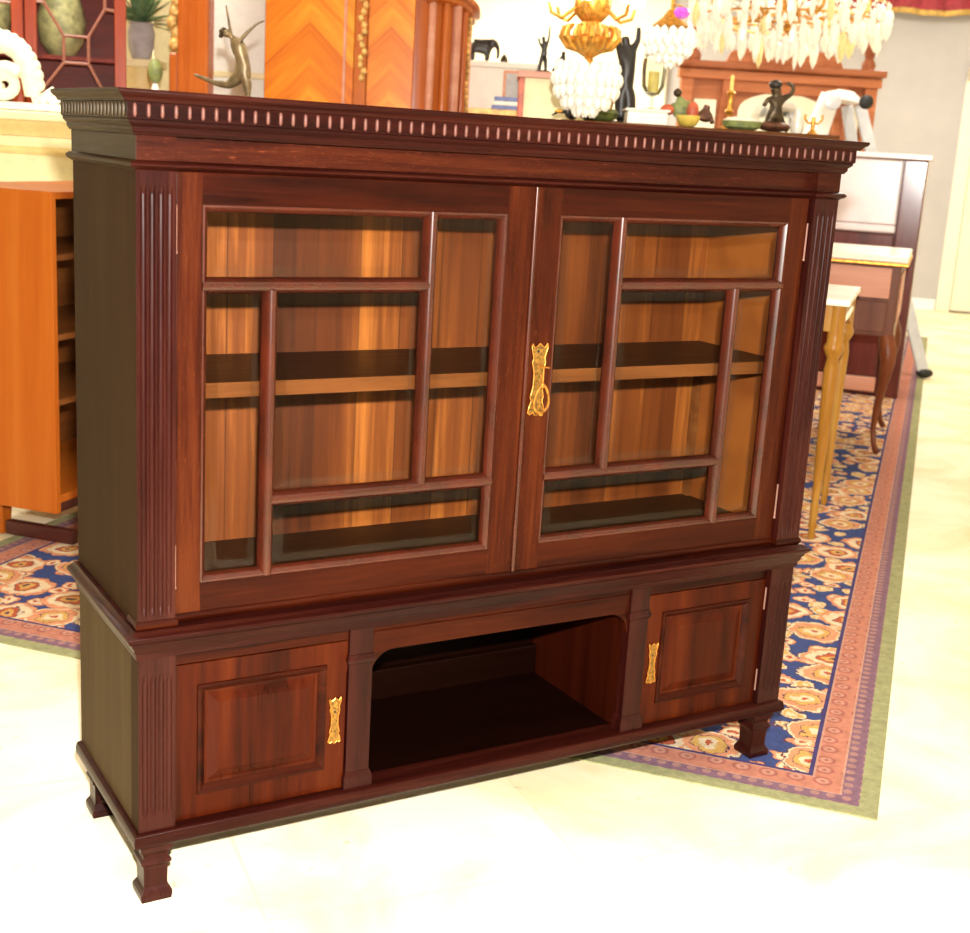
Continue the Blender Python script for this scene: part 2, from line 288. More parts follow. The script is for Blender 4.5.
# ------------------------------------------------------------------ mesh builder
class MB:
    def __init__(s): s.v = []; s.f = []
    def add(s, vs, fs):
        o = len(s.v); s.v += [tuple(p) for p in vs]; s.f += [tuple(i + o for i in f) for f in fs]
    def box(s, x0, x1, y0, y1, z0, z1):
        s.add([(x0, y0, z0), (x1, y0, z0), (x1, y1, z0), (x0, y1, z0), (x0, y0, z1), (x1, y0, z1), (x1, y1, z1), (x0, y1, z1)],
              [(0, 3, 2, 1), (4, 5, 6, 7), (0, 1, 5, 4), (1, 2, 6, 5), (2, 3, 7, 6), (3, 0, 4, 7)])
        return s
    def prism(s, poly, axis, a, b):
        # poly: 2-D points; axis 'x': (y,z), 'y': (x,z), 'z': (x,y)
        def P(p, t): return {'x': (t, p[0], p[1]), 'y': (p[0], t, p[1]), 'z': (p[0], p[1], t)}[axis]
        n = len(poly)
        s.add([P(p, a) for p in poly] + [P(p, b) for p in poly],
              [tuple(range(n)), tuple(range(2 * n - 1, n - 1, -1))] + [(i, i + n, (i + 1) % n + n, (i + 1) % n) for i in range(n)])
        return s
    def sweep(s, path, prof):
        # mitred sweep of a closed profile (outward offset, z) along an open plan path
        n = len(path); m = len(prof); rows = []
        nor = []
        for i in range(n - 1):
            d = Vector((path[i + 1][0] - path[i][0], path[i + 1][1] - path[i][1])).normalized(); nor.append(Vector((d.y, -d.x)))
        for i in range(n):
            if i == 0: mt = nor[0]
            elif i == n - 1: mt = nor[-1]
            else:
                b = nor[i - 1] + nor[i]; mt = b / (b.dot(nor[i]))
            rows.append([(path[i][0] + mt.x * o, path[i][1] + mt.y * o, z) for o, z in prof])
        vs = [p for r in rows for p in r]; fs = []
        for i in range(n - 1):
            for j in range(m):
                k = (j + 1) % m
                fs.append((i * m + j, i * m + k, (i + 1) * m + k, (i + 1) * m + j))
        fs.append(tuple(range(m))); fs.append(tuple((n - 1) * m + j for j in range(m - 1, -1, -1)))
        s.add(vs, fs); return s
    def lathe(s, prof, c=(0, 0, 0), seg=20, sx=1.0, sy=1.0, a0=0.0, square=False):
        # prof: (radius, z)
        m = len(prof); vs = []; fs = []
        for i in range(seg):
            a = a0 + 2 * PI * i / seg
            for r, z in prof: vs.append((c[0] + r * math.cos(a) * sx, c[1] + r * math.sin(a) * sy, c[2] + z))
        for i in range(seg):
            k = (i + 1) % seg
            for j in range(m - 1): fs.append((i * m + j, k * m + j, k * m + j + 1, i * m + j + 1))
        fs.append(tuple(i * m for i in range(seg - 1, -1, -1))); fs.append(tuple(i * m + m - 1 for i in range(seg)))
        s.add(vs, fs); return s
    def loft_sq(s, prof, c):
        # square section loft: (half width, z)
        vs = []; fs = []
        for h, z in prof: vs += [(c[0] - h, c[1] - h, z), (c[0] + h, c[1] - h, z), (c[0] + h, c[1] + h, z), (c[0] - h, c[1] + h, z)]
        for i in range(len(prof) - 1):
            for j in range(4): fs.append((i * 4 + j, i * 4 + (j + 1) % 4, i * 4 + 4 + (j + 1) % 4, i * 4 + 4 + j))
        fs.append((0, 1, 2, 3)); k = (len(prof) - 1) * 4; fs.append((k + 3, k + 2, k + 1, k))
        s.add(vs, fs); return s
    def tube(s, pts, rad, seg=10, closed=False):
        pts = [Vector(p) for p in pts]; n = len(pts)
        if not hasattr(rad, '__len__'): rad = [rad] * n
        t0 = (pts[1] - pts[0]).normalized()
        up = Vector((0, 0, 1)) if abs(t0.z) < 0.9 else Vector((1, 0, 0))
        vs = []; fs = []; prev = None
        for i in range(n):
            if closed: t = (pts[(i + 1) % n] - pts[i - 1]).normalized()
            else: t = (pts[min(i + 1, n - 1)] - pts[max(i - 1, 0)]).normalized()
            if prev is None: a = t.cross(up).normalized()
            else: a = (prev - t * prev.dot(t)).normalized()
            prev = a; b = t.cross(a)
            for k in range(seg):
                w = 2 * PI * k / seg; vs.append(pts[i] + (a * math.cos(w) + b * math.sin(w)) * rad[i])
        for i in range(n if closed else n - 1):
            j = (i + 1) % n
            for k in range(seg):
                q = (k + 1) % seg; fs.append((i * seg + k, i * seg + q, j * seg + q, j * seg + k))
        if not closed:
            fs.append(tuple(range(seg - 1, -1, -1))); fs.append(tuple((n - 1) * seg + k for k in range(seg)))
        s.add(vs, fs); return s
    def ball(s, c, rx, ry=None, rz=None, seg=14, rings=8):
        ry = ry or rx; rz = rz or rx
        prof = [(math.sin(PI * i / rings), -math.cos(PI * i / rings)) for i in range(rings + 1)]
        prof[0] = (0.02, -1); prof[-1] = (0.02, 1)
        m = len(prof); vs = []; fs = []
        for i in range(seg):
            a = 2 * PI * i / seg
            for r, z in prof: vs.append((c[0] + r * math.cos(a) * rx, c[1] + r * math.sin(a) * ry, c[2] + z * rz))
        for i in range(seg):
            k = (i + 1) % seg
            for j in range(m - 1): fs.append((i * m + j, k * m + j, k * m + j + 1, i * m + j + 1))
        fs.append(tuple(i * m for i in range(seg - 1, -1, -1))); fs.append(tuple(i * m + m - 1 for i in range(seg)))
        s.add(vs, fs); return s
    def build(s, name, mat, parent=None, smooth=False, bevel=0.0, loc=None, rotz=0.0, seg=2):
        me = bpy.data.meshes.new(name); me.from_pydata(s.v, [], s.f)
        bm = bmesh.new(); bm.from_mesh(me); bmesh.ops.recalc_face_normals(bm, faces=bm.faces); bm.to_mesh(me); bm.free()
        me.materials.append(M[mat] if isinstance(mat, str) else mat)
        if smooth:
            for p in me.polygons: p.use_smooth = True
            try: me.set_sharp_from_angle(angle=math.radians(40))
            except Exception: pass
        o = bpy.data.objects.new(name, me); COL.objects.link(o)
        if parent is not None: o.parent = parent
        if loc is not None: o.location = loc
        o.rotation_euler.z = rotz
        if bevel > 0:
            b = o.modifiers.new('bevel', 'BEVEL'); b.width = bevel; b.segments = seg; b.limit_method = 'ANGLE'; b.angle_limit = math.radians(35)
        return o

def tag(o, label=None, cat=None, group=None, kind=None):
    if label: o['label'] = label
    if cat: o['category'] = cat
    if group: o['group'] = group
    if kind: o['kind'] = kind
    return o
def thing(name, label, cat, loc=(0, 0, 0), rotz=0.0, group=None):
    o = bpy.data.objects.new(name, None); COL.objects.link(o)
    o.empty_display_size = 0.1; o.location = loc; o.rotation_euler.z = rotz
    return tag(o, label, cat, group)
def struct(o): o['kind'] = 'structure'; return o

def frame(x0, x1, xo0, xo1, yf, yb, z0, z1, zo0, zo1, mstile, mrail, name, parent, bevel=.001):
    # one joined door frame: stiles run full height, rails between them
    X = [x0, xo0, xo1, x1]; Z = [z0, zo0, zo1, z1]
    mb = MB(); idx = {}
    for k, y in enumerate((yf, yb)):
        for i in range(4):
            for j in range(4): idx[(i, j, k)] = len(mb.v); mb.v.append((X[i], y, Z[j]))
    rail = set()
    for i in range(3):
        for j in range(3):
            if i == 1 and j == 1: continue
            for k in (0, 1):
                mb.f.append((idx[(i, j, k)], idx[(i + 1, j, k)], idx[(i + 1, j + 1, k)], idx[(i, j + 1, k)]))
                if i == 1: rail.add(len(mb.f) - 1)
    for a in range(3):
        for (p, q, inner) in (((a, 0), (a + 1, 0), 0), ((a, 3), (a + 1, 3), 0), ((0, a), (0, a + 1), 0), ((3, a), (3, a + 1), 0)):
            mb.f.append((idx[(p[0], p[1], 0)], idx[(q[0], q[1], 0)], idx[(q[0], q[1], 1)], idx[(p[0], p[1], 1)]))
    for p, q in (((1, 1), (2, 1)), ((2, 1), (2, 2)), ((2, 2), (1, 2)), ((1, 2), (1, 1))):
        mb.f.append((idx[(p[0], p[1], 0)], idx[(q[0], q[1], 0)], idx[(q[0], q[1], 1)], idx[(p[0], p[1], 1)]))
    o = mb.build(name, mstile, parent, False, bevel)
    o.data.materials.append(M[mrail])
    for i in rail: o.data.polygons[i].material_index = 1
    return o
def rect_loft(mb, r, steps, cap=False):
    # mitred rectangular moulding; r = (xa, xb, za, zb); steps = (inset, y)
    xa, xb, za, zb = r; vs = []; fs = []
    for i, y in steps: vs += [(xa + i, y, za + i), (xb - i, y, za + i), (xb - i, y, zb - i), (xa + i, y, zb - i)]
    for k in range(len(steps) - 1):
        for j in range(4): fs.append((k * 4 + j, k * 4 + (j + 1) % 4, k * 4 + 4 + (j + 1) % 4, k * 4 + 4 + j))
    mb.add(vs, fs); return mb

def skin_mesh(name, joints, edges, mat, parent=None, loc=None, rotz=0.0, sub=2, scale=1.0):
    # joints: list of (x, y, z, r); edges: index pairs; grown into one continuous surface
    me = bpy.data.meshes.new(name + '_bones')
    me.from_pydata([(a * scale, b * scale, c * scale) for a, b, c, r in joints], edges, [])
    o = bpy.data.objects.new(name + '_bones', me); COL.objects.link(o)
    sk = o.modifiers.new('skin', 'SKIN'); sk.use_smooth_shade = True
    ss = o.modifiers.new('sub', 'SUBSURF'); ss.levels = sub; ss.render_levels = sub
    for i, (a, b, c, r) in enumerate(joints):
        me.skin_vertices[0].data[i].radius = (r * scale, r * scale)
        me.skin_vertices[0].data[i].use_root = (i == 0)
    dg = bpy.context.evaluated_depsgraph_get(); dg.update()
    nm = bpy.data.meshes.new_from_object(o.evaluated_get(dg)); nm.name = name
    bpy.data.objects.remove(o)
    nm.materials.clear(); nm.materials.append(M[mat])
    for p in nm.polygons: p.use_smooth = True
    r = bpy.data.objects.new(name, nm); COL.objects.link(r)
    if parent is not None: r.parent = parent
    if loc is not None: r.location = loc
    r.rotation_euler.z = rotz
    return r
def chain(n): return [(i, i + 1) for i in range(n - 1)]
def arc(cx, cz, r, a0, a1, n, y=0.0): return [(cx + r * math.cos(math.radians(a0 + (a1 - a0) * i / (n - 1))), y, cz + r * math.sin(math.radians(a0 + (a1 - a0) * i / (n - 1)))) for i in range(n)]

# ------------------------------------------------------------------ room shell
RH = 3.3; U0, U1, V0, V1 = -4.5, 12.0, -3.4, 5.2
def rbox(name, u0, u1, v0, v1, z0, z1, mat):
    # local x = along the aisle, local y = across
    mb = MB(); mb.box(u0, u1, v0, v1, z0, z1)
    o = mb.build(name, mat); o.rotation_euler.z = math.radians(41); return struct(o)
rbox('floor', U0 - .1, U1 + .1, V0 - .1, V1 + .1, -0.1, 0.0, 'floor')
rbox('ceiling', U0 - .1, U1 + .1, V0 - .1, V1 + .1, RH, RH + .1, 'ceil')
rbox('wall_left', U0, U1, V1, V1 + .1, 0, RH, 'wallc')
rbox('wall_right', U0, U1, V0 - .1, V0, 0, RH, 'wallc')
M['walln'] = plain('darkened_near_wall', (128, 112, 96), 0.85, 0, 0.04, 3)  # unseen wall coloured dark to cut reflected haze on the wood
rbox('wall_near', U0 - .1, U0, V0, V1, 0, RH, 'walln')
rbox('wall_far', U1, U1 + .1, V0, V1, 0, RH, 'wallg')
rbox('wall_partition', U1 - .08, U1 - .001, 1.62, V1, 0, RH, 'wallc')
rbox('baseboard_far', U1 - .02, U1, -1.22, 1.61, 0, 0.1, 'white')
# the cream door at the end of the aisle
dr = bpy.data.objects.new('door_1', None); COL.objects.link(dr); dr.location = room(U1, -1.36); dr.rotation_euler.z = R_ROT; struct(dr)
MB().box(0, 0.95, -0.045, -0.002, 0.012, 2.15).build('door_leaf', 'doorpaint', dr, bevel=.003)
mb = MB(); mb.box(-.13, -.002, -.06, -0.002, 0, 2.28); mb.box(.952, 1.08, -.06, -0.002, 0, 2.28); mb.box(-.13, 1.08, -.06, -0.002, 2.155, 2.28)
mb.build('door_frame', 'doorpaint', dr, bevel=.004)
MB().box(0, 0.95, -0.06, -0.03, 0.0, 0.011).build('threshold', 'hole', dr)
for zz in (0.94, 1.09):
    MB().ball((.1, -.085, zz), .026).tube([(.1, -.045, zz), (.1, -.085, zz)], .012).build('door_knob', 'brass', dr, True)

# oriental rug (local x along the aisle, local y across)
rug = MB()
rug.box(0, RU1 - RU0, 0, RV1 - RV0, 0.0002, 0.0035)
ro = rug.build('oriental_rug', 'rug', None, False, 0, room(RU0, RV0), math.radians(41))
tag(ro, 'long oriental rug, navy field with rust flowers and pale green binding, on the stone floor', 'rug')

# ------------------------------------------------------------------ the bookcase
W, D = 1.4486, 0.3955
bc = thing('bookcase', 'long low dark mahogany bookcase with two glazed doors above an open bottom niche', 'bookcase')
PW = 0.063; RC = 0.015                       # pilaster width, how far doors and frieze sit back
# upper carcass
MB().box(0.002, .024, .045, D, .5068, 1.30).build('side_panel', 'side', bc, bevel=.001); MB().box(W - .024, W - .002, .045, D, .5068, 1.30).build('side_panel', 'side', bc, bevel=.001)
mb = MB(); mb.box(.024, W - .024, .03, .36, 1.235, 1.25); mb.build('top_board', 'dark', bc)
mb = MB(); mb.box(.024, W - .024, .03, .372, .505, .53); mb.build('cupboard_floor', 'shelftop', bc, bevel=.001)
MB().box(.024, .030, .05, .36, .53, 1.235).build('inner_lining', 'back', bc); MB().box(W - .03, W - .024, .05, .36, .53, 1.235).build('inner_lining', 'back', bc)
MB().box(.024, W - .024, .36, .372, .53, 1.24).build('back_board', 'back', bc)
# one fixed shelf
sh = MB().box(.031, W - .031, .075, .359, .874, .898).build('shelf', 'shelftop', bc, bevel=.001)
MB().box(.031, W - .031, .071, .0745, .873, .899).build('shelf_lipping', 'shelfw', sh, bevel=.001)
# shelf support strips inside the ends
for x0 in (.031, W - .043):
    for yy in (.09, .335): MB().box(x0, x0 + .012, yy, yy + .02, .531, .872).build('shelf_support', 'shelfw', bc)

# cornice: top slab, reeded band and bed moulding, mitred round three sides
PATH = [(0, D), (0, 0), (W, 0), (W, D)]
slab = [(-.05, 1.36), (.034, 1.36), (.0345, 1.3555), (.032, 1.352), (.028, 1.3495), (.0245, 1.3455), (.0225, 1.342), (.018, 1.342), (-.05, 1.342)]
band = [(-.05, 1.342), (.0175, 1.342), (.0175, 1.3175), (.0145, 1.3165), (-.05, 1.3165)]
bed = [(-.05, 1.3165), (.0145, 1.3165), (.0145, 1.312), (.011, 1.3085), (.008, 1.306), (.008, 1.3005), (.0055, 1.298), (.0035, 1.2945), (-.05, 1.2945)]
mb = MB()
for pf in (slab, band, bed): mb.sweep(PATH, pf)
co = mb.build('cornice', 'cornice', bc, True, .0006)
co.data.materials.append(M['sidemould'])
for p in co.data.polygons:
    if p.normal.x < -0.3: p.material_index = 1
def reed(mb, c, nx, ny):
    # a small half-round vertical reed with rounded ends standing on the band
    r = .0029; tx, ty = -ny, nx; n = 6; hz = .0102; rows = []
    for z, k in ((-hz, .15), (-hz + .002, .8), (-hz + .004, 1), (hz - .004, 1), (hz - .002, .8), (hz, .15)):
        rows.append([(c[0] + tx * r * k * math.cos(PI * i / n) + nx * r * k * math.sin(PI * i / n), c[1] + ty * r * k * math.cos(PI * i / n) + ny * r * k * math.sin(PI * i / n), c[2] + z) for i in range(n + 1)])
    m = n + 1; vs = [p for q in rows for p in q]; fs = []
    for i in range(5):
        for j in range(n): fs.append((i * m + j, i * m + j + 1, i * m + m + j + 1, i * m + m + j))
    mb.add(vs, fs)
mb = MB(); x = -.006
while x < W + .012: reed(mb, (x, -.0175, 1.330), 0, -1); x += .0208
mb.build('reeding', 'reed', bc, True)
mb = MB(); y = .0
while y < D - .005: reed(mb, (-.0175, y, 1.330), -1, 0); y += .0208
mb.build('reeding', 'reedside', bc, True)
mb = MB(); y = .0
while y < D - .005: reed(mb, (W + .0175, y, 1.330), 1, 0); y += .0208
mb.build('reeding', 'reedside', bc, True)
# frieze and neck moulding break forward over the pilasters
BR = [(0, D), (0, 0), (PW, 0), (PW, RC + .004), (W - PW, RC + .004), (W - PW, 0), (W, 0), (W, D)]
mb = MB(); mb.sweep(BR, [(.0, 1.2945), (.0, 1.257), (-.03, 1.257), (-.03, 1.2945)])
fz = mb.build('frieze', 'frieze', bc, False, .0008)
fz.data.materials.append(M['sidemould'])
for p in fz.data.polygons:
    if p.normal.x < -0.3 and abs(p.center.x) < .01: p.material_index = 1
neck = [(-.03, 1.2575), (.003, 1.2575), (.0075, 1.2555), (.0105, 1.252), (.0105, 1.2495), (.0075, 1.2465), (.003, 1.2445), (.001, 1.2425), (-.03, 1.2425)]
nk = MB().sweep(BR, neck).build('neck_moulding', 'cornice', bc, True)
nk.data.materials.append(M['sidemould'])
for p in nk.data.polygons:
    if p.normal.x < -0.3 and p.center.x < .01: p.material_index = 1

def pilaster(x0, x1, yf, yb, z0, zf0, zf1, z1, nfl, name='pilaster', fw=.0048, parent=None, mat='pilaster'):
    # fluted post: plain blocks top and bottom, rounded grooves between
    mb = MB(); n = nfl; mg = .011; step = (x1 - x0 - 2 * mg) / (n - 1) if n > 1 else 0
    cs = [x0 + mg + step * i for i in range(n)]
    def ring(depth, z):
        pts = [(x0, yf)]
        for c in cs:
            for k in range(7):
                a = PI * k / 6
                pts.append((c - fw * math.cos(a), yf + depth * math.sin(a)))
        pts += [(x1, yf), (x1, yb), (x0, yb)]
        return [(a, b, z) for a, b in pts]
    rings = [ring(.00005, z0), ring(.00005, zf0), ring(.0038, zf0 + .014), ring(.0038, zf1 - .014), ring(.00005, zf1), ring(.00005, z1)]
    m = len(rings[0]); vs = [p for r in rings for p in r]; fs = []
    for i in range(len(rings) - 1):
        for j in range(m): fs.append((i * m + j, i * m + (j + 1) % m, (i + 1) * m + (j + 1) % m, (i + 1) * m + j))
    fs.append(tuple(range(m))); fs.append(tuple((len(rings) - 1) * m + j for j in range(m)))
    mb.add(vs, fs)
    return mb.build(name, mat, parent or bc)
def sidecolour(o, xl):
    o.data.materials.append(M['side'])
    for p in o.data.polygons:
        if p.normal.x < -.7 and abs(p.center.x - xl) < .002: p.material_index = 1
sidecolour(pilaster(0, PW, 0, .045, .5068, .528, 1.222, 1.2425, 4), 0)
pilaster(W - PW, W, 0, .045, .5068, .528, 1.222, 1.2425, 4)

# glazed doors
def escutcheon(parent, cx, yf, zc, h, w):
    # pierced brass lock plate, waisted with flared horned ends
    half = [(.0, .5), (.12, .47), (.30, .44), (.46, .5), (.5, .47), (.42, .38), (.33, .30), (.40, .24), (.34, .18), (.27, .10), (.27, -.10), (.34, -.18), (.40, -.24), (.33, -.30), (.44, -.38), (.5, -.46), (.36, -.49), (.2, -.46), (.08, -.5)]
    pts = [(cx + a * w, zc + b * h) for a, b in half] + [(cx - a * w, zc + b * h) for a, b in reversed(half[1:])]
    mb = MB(); mb.prism(pts, 'y', yf - .0025, yf)
    o = mb.build('escutcheon', 'plate', parent, False, .0006)
    rim = [(x_, yf - .003, z_) for x_, z_ in pts]
    MB().tube(rim, .0011, 6, True).build('plate_rim', 'brass', parent, True)
    return o
def muntin(mb, a, b, horiz, yb=.034, yf=.0115, w=.026):
    # moulded glazing bar, half-round nose on a broad base
    def sec(c): return [(c - w / 2, yb), (c - w / 2, yb - .008), (c - w * .30, yf + .0045), (c - w * .16, yf + .001), (c, yf), (c + w * .16, yf + .001), (c + w * .30, yf + .0045), (c + w / 2, yb - .008), (c + w / 2, yb)]
    if horiz:
        c = (a[1]); mb.prism([(y, z) for z, y in sec(c)], 'x', a[0], b[0])
    else:
        c = a[0]; mb.prism([(x, y) for x, y in sec(c)], 'z', a[1], b[1])
YD = .0145
def glazed_door(x0, x1, xo0, xo1, mirror, name='glazed_door'):
    z0, z1, zo0, zo1 = .522, 1.2425, .572, 1.193
    door = frame(x0, x1, xo0, xo1, YD, .037, z0, z1, zo0, zo1, 'stile', 'rail', name, bc, .0012)
    # moulded edge round the opening
    rect_loft(MB(), (xo0, xo1, zo0, zo1), [(0, YD + .001), (.003, YD + .0005), (.008, YD + .005), (.011, YD + .012), (.011, YD + .019), (0, YD + .019)]).build('opening_moulding', 'bar', door, True)
    X = (lambda t: xo1 - (t - .110)) if mirror else (lambda t: xo0 + (t - .110))
    v1, v2, h1, h2 = X(.520), X(.2285), 1.066, .7035
    lo, hi = (xo0, xo1)
    def bar(p, q, hz): gm = MB(); muntin(gm, p, q, hz); gm.build('glazing_bar', 'bar', door, True)
    bar((v1, h2 + .006), (v1, zo1), False)
    bar((v2, zo0), (v2, h1 - .006), False)
    if not mirror:
        bar((lo, h1), (v1 - .004, h1), True); bar((v2 + .004, h2), (hi, h2), True)
    else:
        bar((v1 + .004, h1), (hi, h1), True); bar((lo, h2), (v2 - .004, h2), True)
    # bevelled panes, one per light
    if not mirror: rects = [(lo, v1, h1, zo1), (v1, hi, h2, zo1), (lo, v2, zo0, h1), (v2, v1, h2, h1), (v2, hi, zo0, h2)]
    else: rects = [(v1, hi, h1, zo1), (lo, v1, h2, zo1), (v2, hi, zo0, h1), (v1, v2, h2, h1), (lo, v2, zo0, h2)]
    for (a, c, e, f) in rects:
        yb, yf, bv = .0325, .0265, .021; q = .0105
        a, c, e, f = a + q, c - q, e + q, f - q
        vs = [(a, yb - .002, e), (c, yb - .002, e), (c, yb - .002, f), (a, yb - .002, f), (a + bv, yf, e + bv), (c - bv, yf, e + bv), (c - bv, yf, f - bv), (a + bv, yf, f - bv)]
        pm = MB(); pm.add(vs, [(0, 1, 5, 4), (1, 2, 6, 5), (2, 3, 7, 6), (3, 0, 4, 7), (4, 5, 6, 7)])
        go = pm.build('glass_pane', 'glass', door); go.data.materials.append(M['bevel'])
        for q_ in range(4): go.data.polygons[q_].material_index = 1
    # hinges on the outer edge
    hx = x1 + .001 if mirror else x0 - .001
    for zc in (1.155, .605):
        hm = MB().tube([(hx, YD - .002, zc - .034), (hx, YD - .002, zc + .034)], .0019, 8)
        hm.ball((hx, YD - .002, zc + .036), .0022, seg=8, rings=5); hm.ball((hx, YD - .002, zc - .036), .003, seg=8, rings=5)
        hm.build('hinge', 'steel', door, True)
    return door
gd1 = glazed_door(.067, .7215, .110, .667, False)
gd2 = glazed_door(.7235, W - .067, .7815, W - .115, True)
# rounded closing bead on the right-hand door's meeting edge
mb = MB(); mb.tube([(.7255, YD - .0005, .5225), (.7255, YD - .0005, 1.242)], .0042, 10); mb.build('closing_bead', 'bar', gd2, True)
es = escutcheon(gd2, .7525, YD, .893, .135, .036)
hd = MB()
hd.tube([(.7565, YD - .002, .918), (.7565, YD - .014, .918)], .003, 8)
hd.tube([(.7495, YD - .013, .9185), (.7695, YD - .013, .9165)], .0017, 8)
hd.tube([(.7575, YD - .012, .918), (.7575, YD - .013, .886)], .0016, 8)
ring = []
for i in range(24):
    a = 2 * PI * i / 24; rr = .0165 * (1 - .30 * math.sin(a))
    ring.append((.7575 + rr * math.cos(a) * .95, YD - .0115 - .002 * math.sin(a), .858 + .0265 * math.sin(a)))
hd.tube(ring, .0026, 8, True)
hd.ball((.7575, YD - .012, .829), .0055, .004, .004, 8, 6)
hd.ball((.7575, YD - .013, .8835), .005, .004, .0055, 8, 6)
hd.build('drop_handle', 'brass', gd2, True)
MB().prism([(.7498 + .0028 * math.cos(2 * PI * i / 10), .946 + .0028 * math.sin(2 * PI * i / 10)) for i in range(10)], 'y', YD - .0029, YD - .002).build('keyhole', 'hole', gd2)
# bottom rail of the upper stage with its break over the pilasters
mb = MB(); mb.sweep([(0, .047)] + BR[1:-1] + [(W, .047)], [(-.012, .521), (.001, .521), (.004, .517), (.004, .511), (.001, .5068), (-.012, .5068)]); mb.build('bottom_rail', 'rail', bc, True)

# ledge between the stages
ledge = [(-.06, .5065), (.006, .5065), (.012, .502), (.0195, .4985), (.0205, .4945), (.0175, .4895), (.0125, .486), (.0110, .4805), (.0075, .4765), (.0065, .470), (.003, .466), (.0025, .4555), (-.06, .4555)]
lg = MB().sweep(PATH, ledge).build('ledge_moulding', 'cornice', bc, True, .0004)
lg.data.materials.append(M['sidemould'])
for p in lg.data.polygons:
    if p.normal.x < -0.3: p.material_index = 0

# lower stage
LI = .002
MB().box(LI + .001, .024, .045, D, .112, .456).build('side_panel', 'sidebounce', bc, bevel=.001); MB().box(W - .024, W - LI - .001, .045, D, .112, .456).build('side_panel', 'sidebounce', bc, bevel=.001)
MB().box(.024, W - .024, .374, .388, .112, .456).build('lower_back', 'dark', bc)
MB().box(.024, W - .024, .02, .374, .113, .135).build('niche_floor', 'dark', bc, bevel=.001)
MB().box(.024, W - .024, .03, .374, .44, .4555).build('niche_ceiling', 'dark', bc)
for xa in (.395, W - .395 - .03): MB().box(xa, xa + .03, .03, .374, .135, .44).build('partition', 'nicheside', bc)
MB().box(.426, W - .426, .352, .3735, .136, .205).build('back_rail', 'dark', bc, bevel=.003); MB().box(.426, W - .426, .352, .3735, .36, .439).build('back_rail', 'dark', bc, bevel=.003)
sidecolour(pilaster(LI, LI + PW, LI, .045, .139, .165, .425, .4555, 4), LI)
pilaster(W - PW - LI, W - LI, LI, .045, .139, .165, .425, .4555, 4)
# top rail with rounded lower corners over the niche
def toprail():
    xa, xb, zt, zb, r = LI + PW, W - LI - PW, .4555, .400, .045
    nl, nr = .435, W - .435
    pts = [(xa, zt), (xa, .4305), (.385, .4305), (.385, zb - .03), (nl, zb - r)]
    pts += [(nl + r - r * math.cos(a), zb - r + r * math.sin(a)) for a in [PI / 2 * i / 8 for i in range(9)]]
    pts += [(nr - r + r * math.sin(a), zb - r + r * math.cos(a)) for a in [PI / 2 * i / 8 for i in range(9)]]
    pts += [(W - .385, zb - .03), (W - .385, .4305), (xb, .4305), (xb, zt)]
    cl = []
    for p in pts:
        if not cl or (abs(p[0] - cl[-1][0]) + abs(p[1] - cl[-1][1])) > 1e-6: cl.append(p)
    return cl
MB().prism(toprail(), 'y', .0155, .034).build('niche_rail', 'rail', bc, False, .0012)
mb = MB(); mb.box(.437, W - .437, .0125, .0154, .432, .440); mb.build('rail_bead', 'rail', bc, bevel=.001)
# slim posts either side of the niche
for xa in (.387, W - .387 - .047):
    po = MB().box(xa, xa + .047, .008, .034, .139, .4555).build('niche_post', 'pilaster', bc, False, .0015)
    q = [(0, .384), (.002, .386), (.004, .390), (.0045, .394), (.002, .398), (.0015, .402), (-.02, .402), (-.02, .384)]
    pth = [(xa, .034), (xa, .008), (xa + .047, .008), (xa + .047, .034)]
    MB().sweep(pth, q).build('post_cap', 'pilaster', po, True)
    q = [(-.02, .172), (.001, .172), (.003, .166), (.005, .160), (.005, .139), (-.02, .139)]
    MB().sweep(pth, q).build('post_base', 'pilaster', po, True)
# panelled cupboard doors
def cupboard(x0, x1, hinge_right):
    z0, z1 = .141, .429; s = .042
    xi0, xi1, zi0, zi1 = x0 + s, x1 - s, z0 + s + .005, z1 - s
    d = frame(x0, x1, xi0, xi1, YD, .034, z0, z1, zi0, zi1, 'panel', 'panel', 'cupboard_door', bc, .001)
    R4 = (xi0, xi1, zi0, zi1)
    rect_loft(MB(), R4, [(-.003, YD + .001), (-.002, YD - .003), (.003, YD - .0045), (.008, YD - .001), (.013, YD + .006)]).build('panel_moulding', 'rail', d, True)
    m = rect_loft(MB(), R4, [(.010, YD + .0055), (.018, YD + .006), (.034, YD + .0005), (.036, YD - .0005), (.038, YD - .0005)])
    m.f.append((16, 17, 18, 19)); m.build('raised_panel', 'panel', d, False, .0006)
    hx = x1 - .022 if not hinge_right else x0 + .022
    escutcheon(d, hx, YD, .279, .088, .024)
    MB().prism([(hx + .0022 * math.cos(2 * PI * i / 10), .296 + .0022 * math.sin(2 * PI * i / 10)) for i in range(10)] , 'y', YD - .0029, YD - .002).build('keyhole', 'hole', d)
    gx = x1 + .001 if hinge_right else x0 - .001
    for zc in (.385, .195): MB().tube([(gx, YD - .002, zc - .025), (gx, YD - .002, zc + .025)], .0018, 8).build('hinge', 'steel', d, True)
    return d
cupboard(LI + PW + .002, .3855, False)
cupboard(W - .3855, W - LI - PW - .002, True)
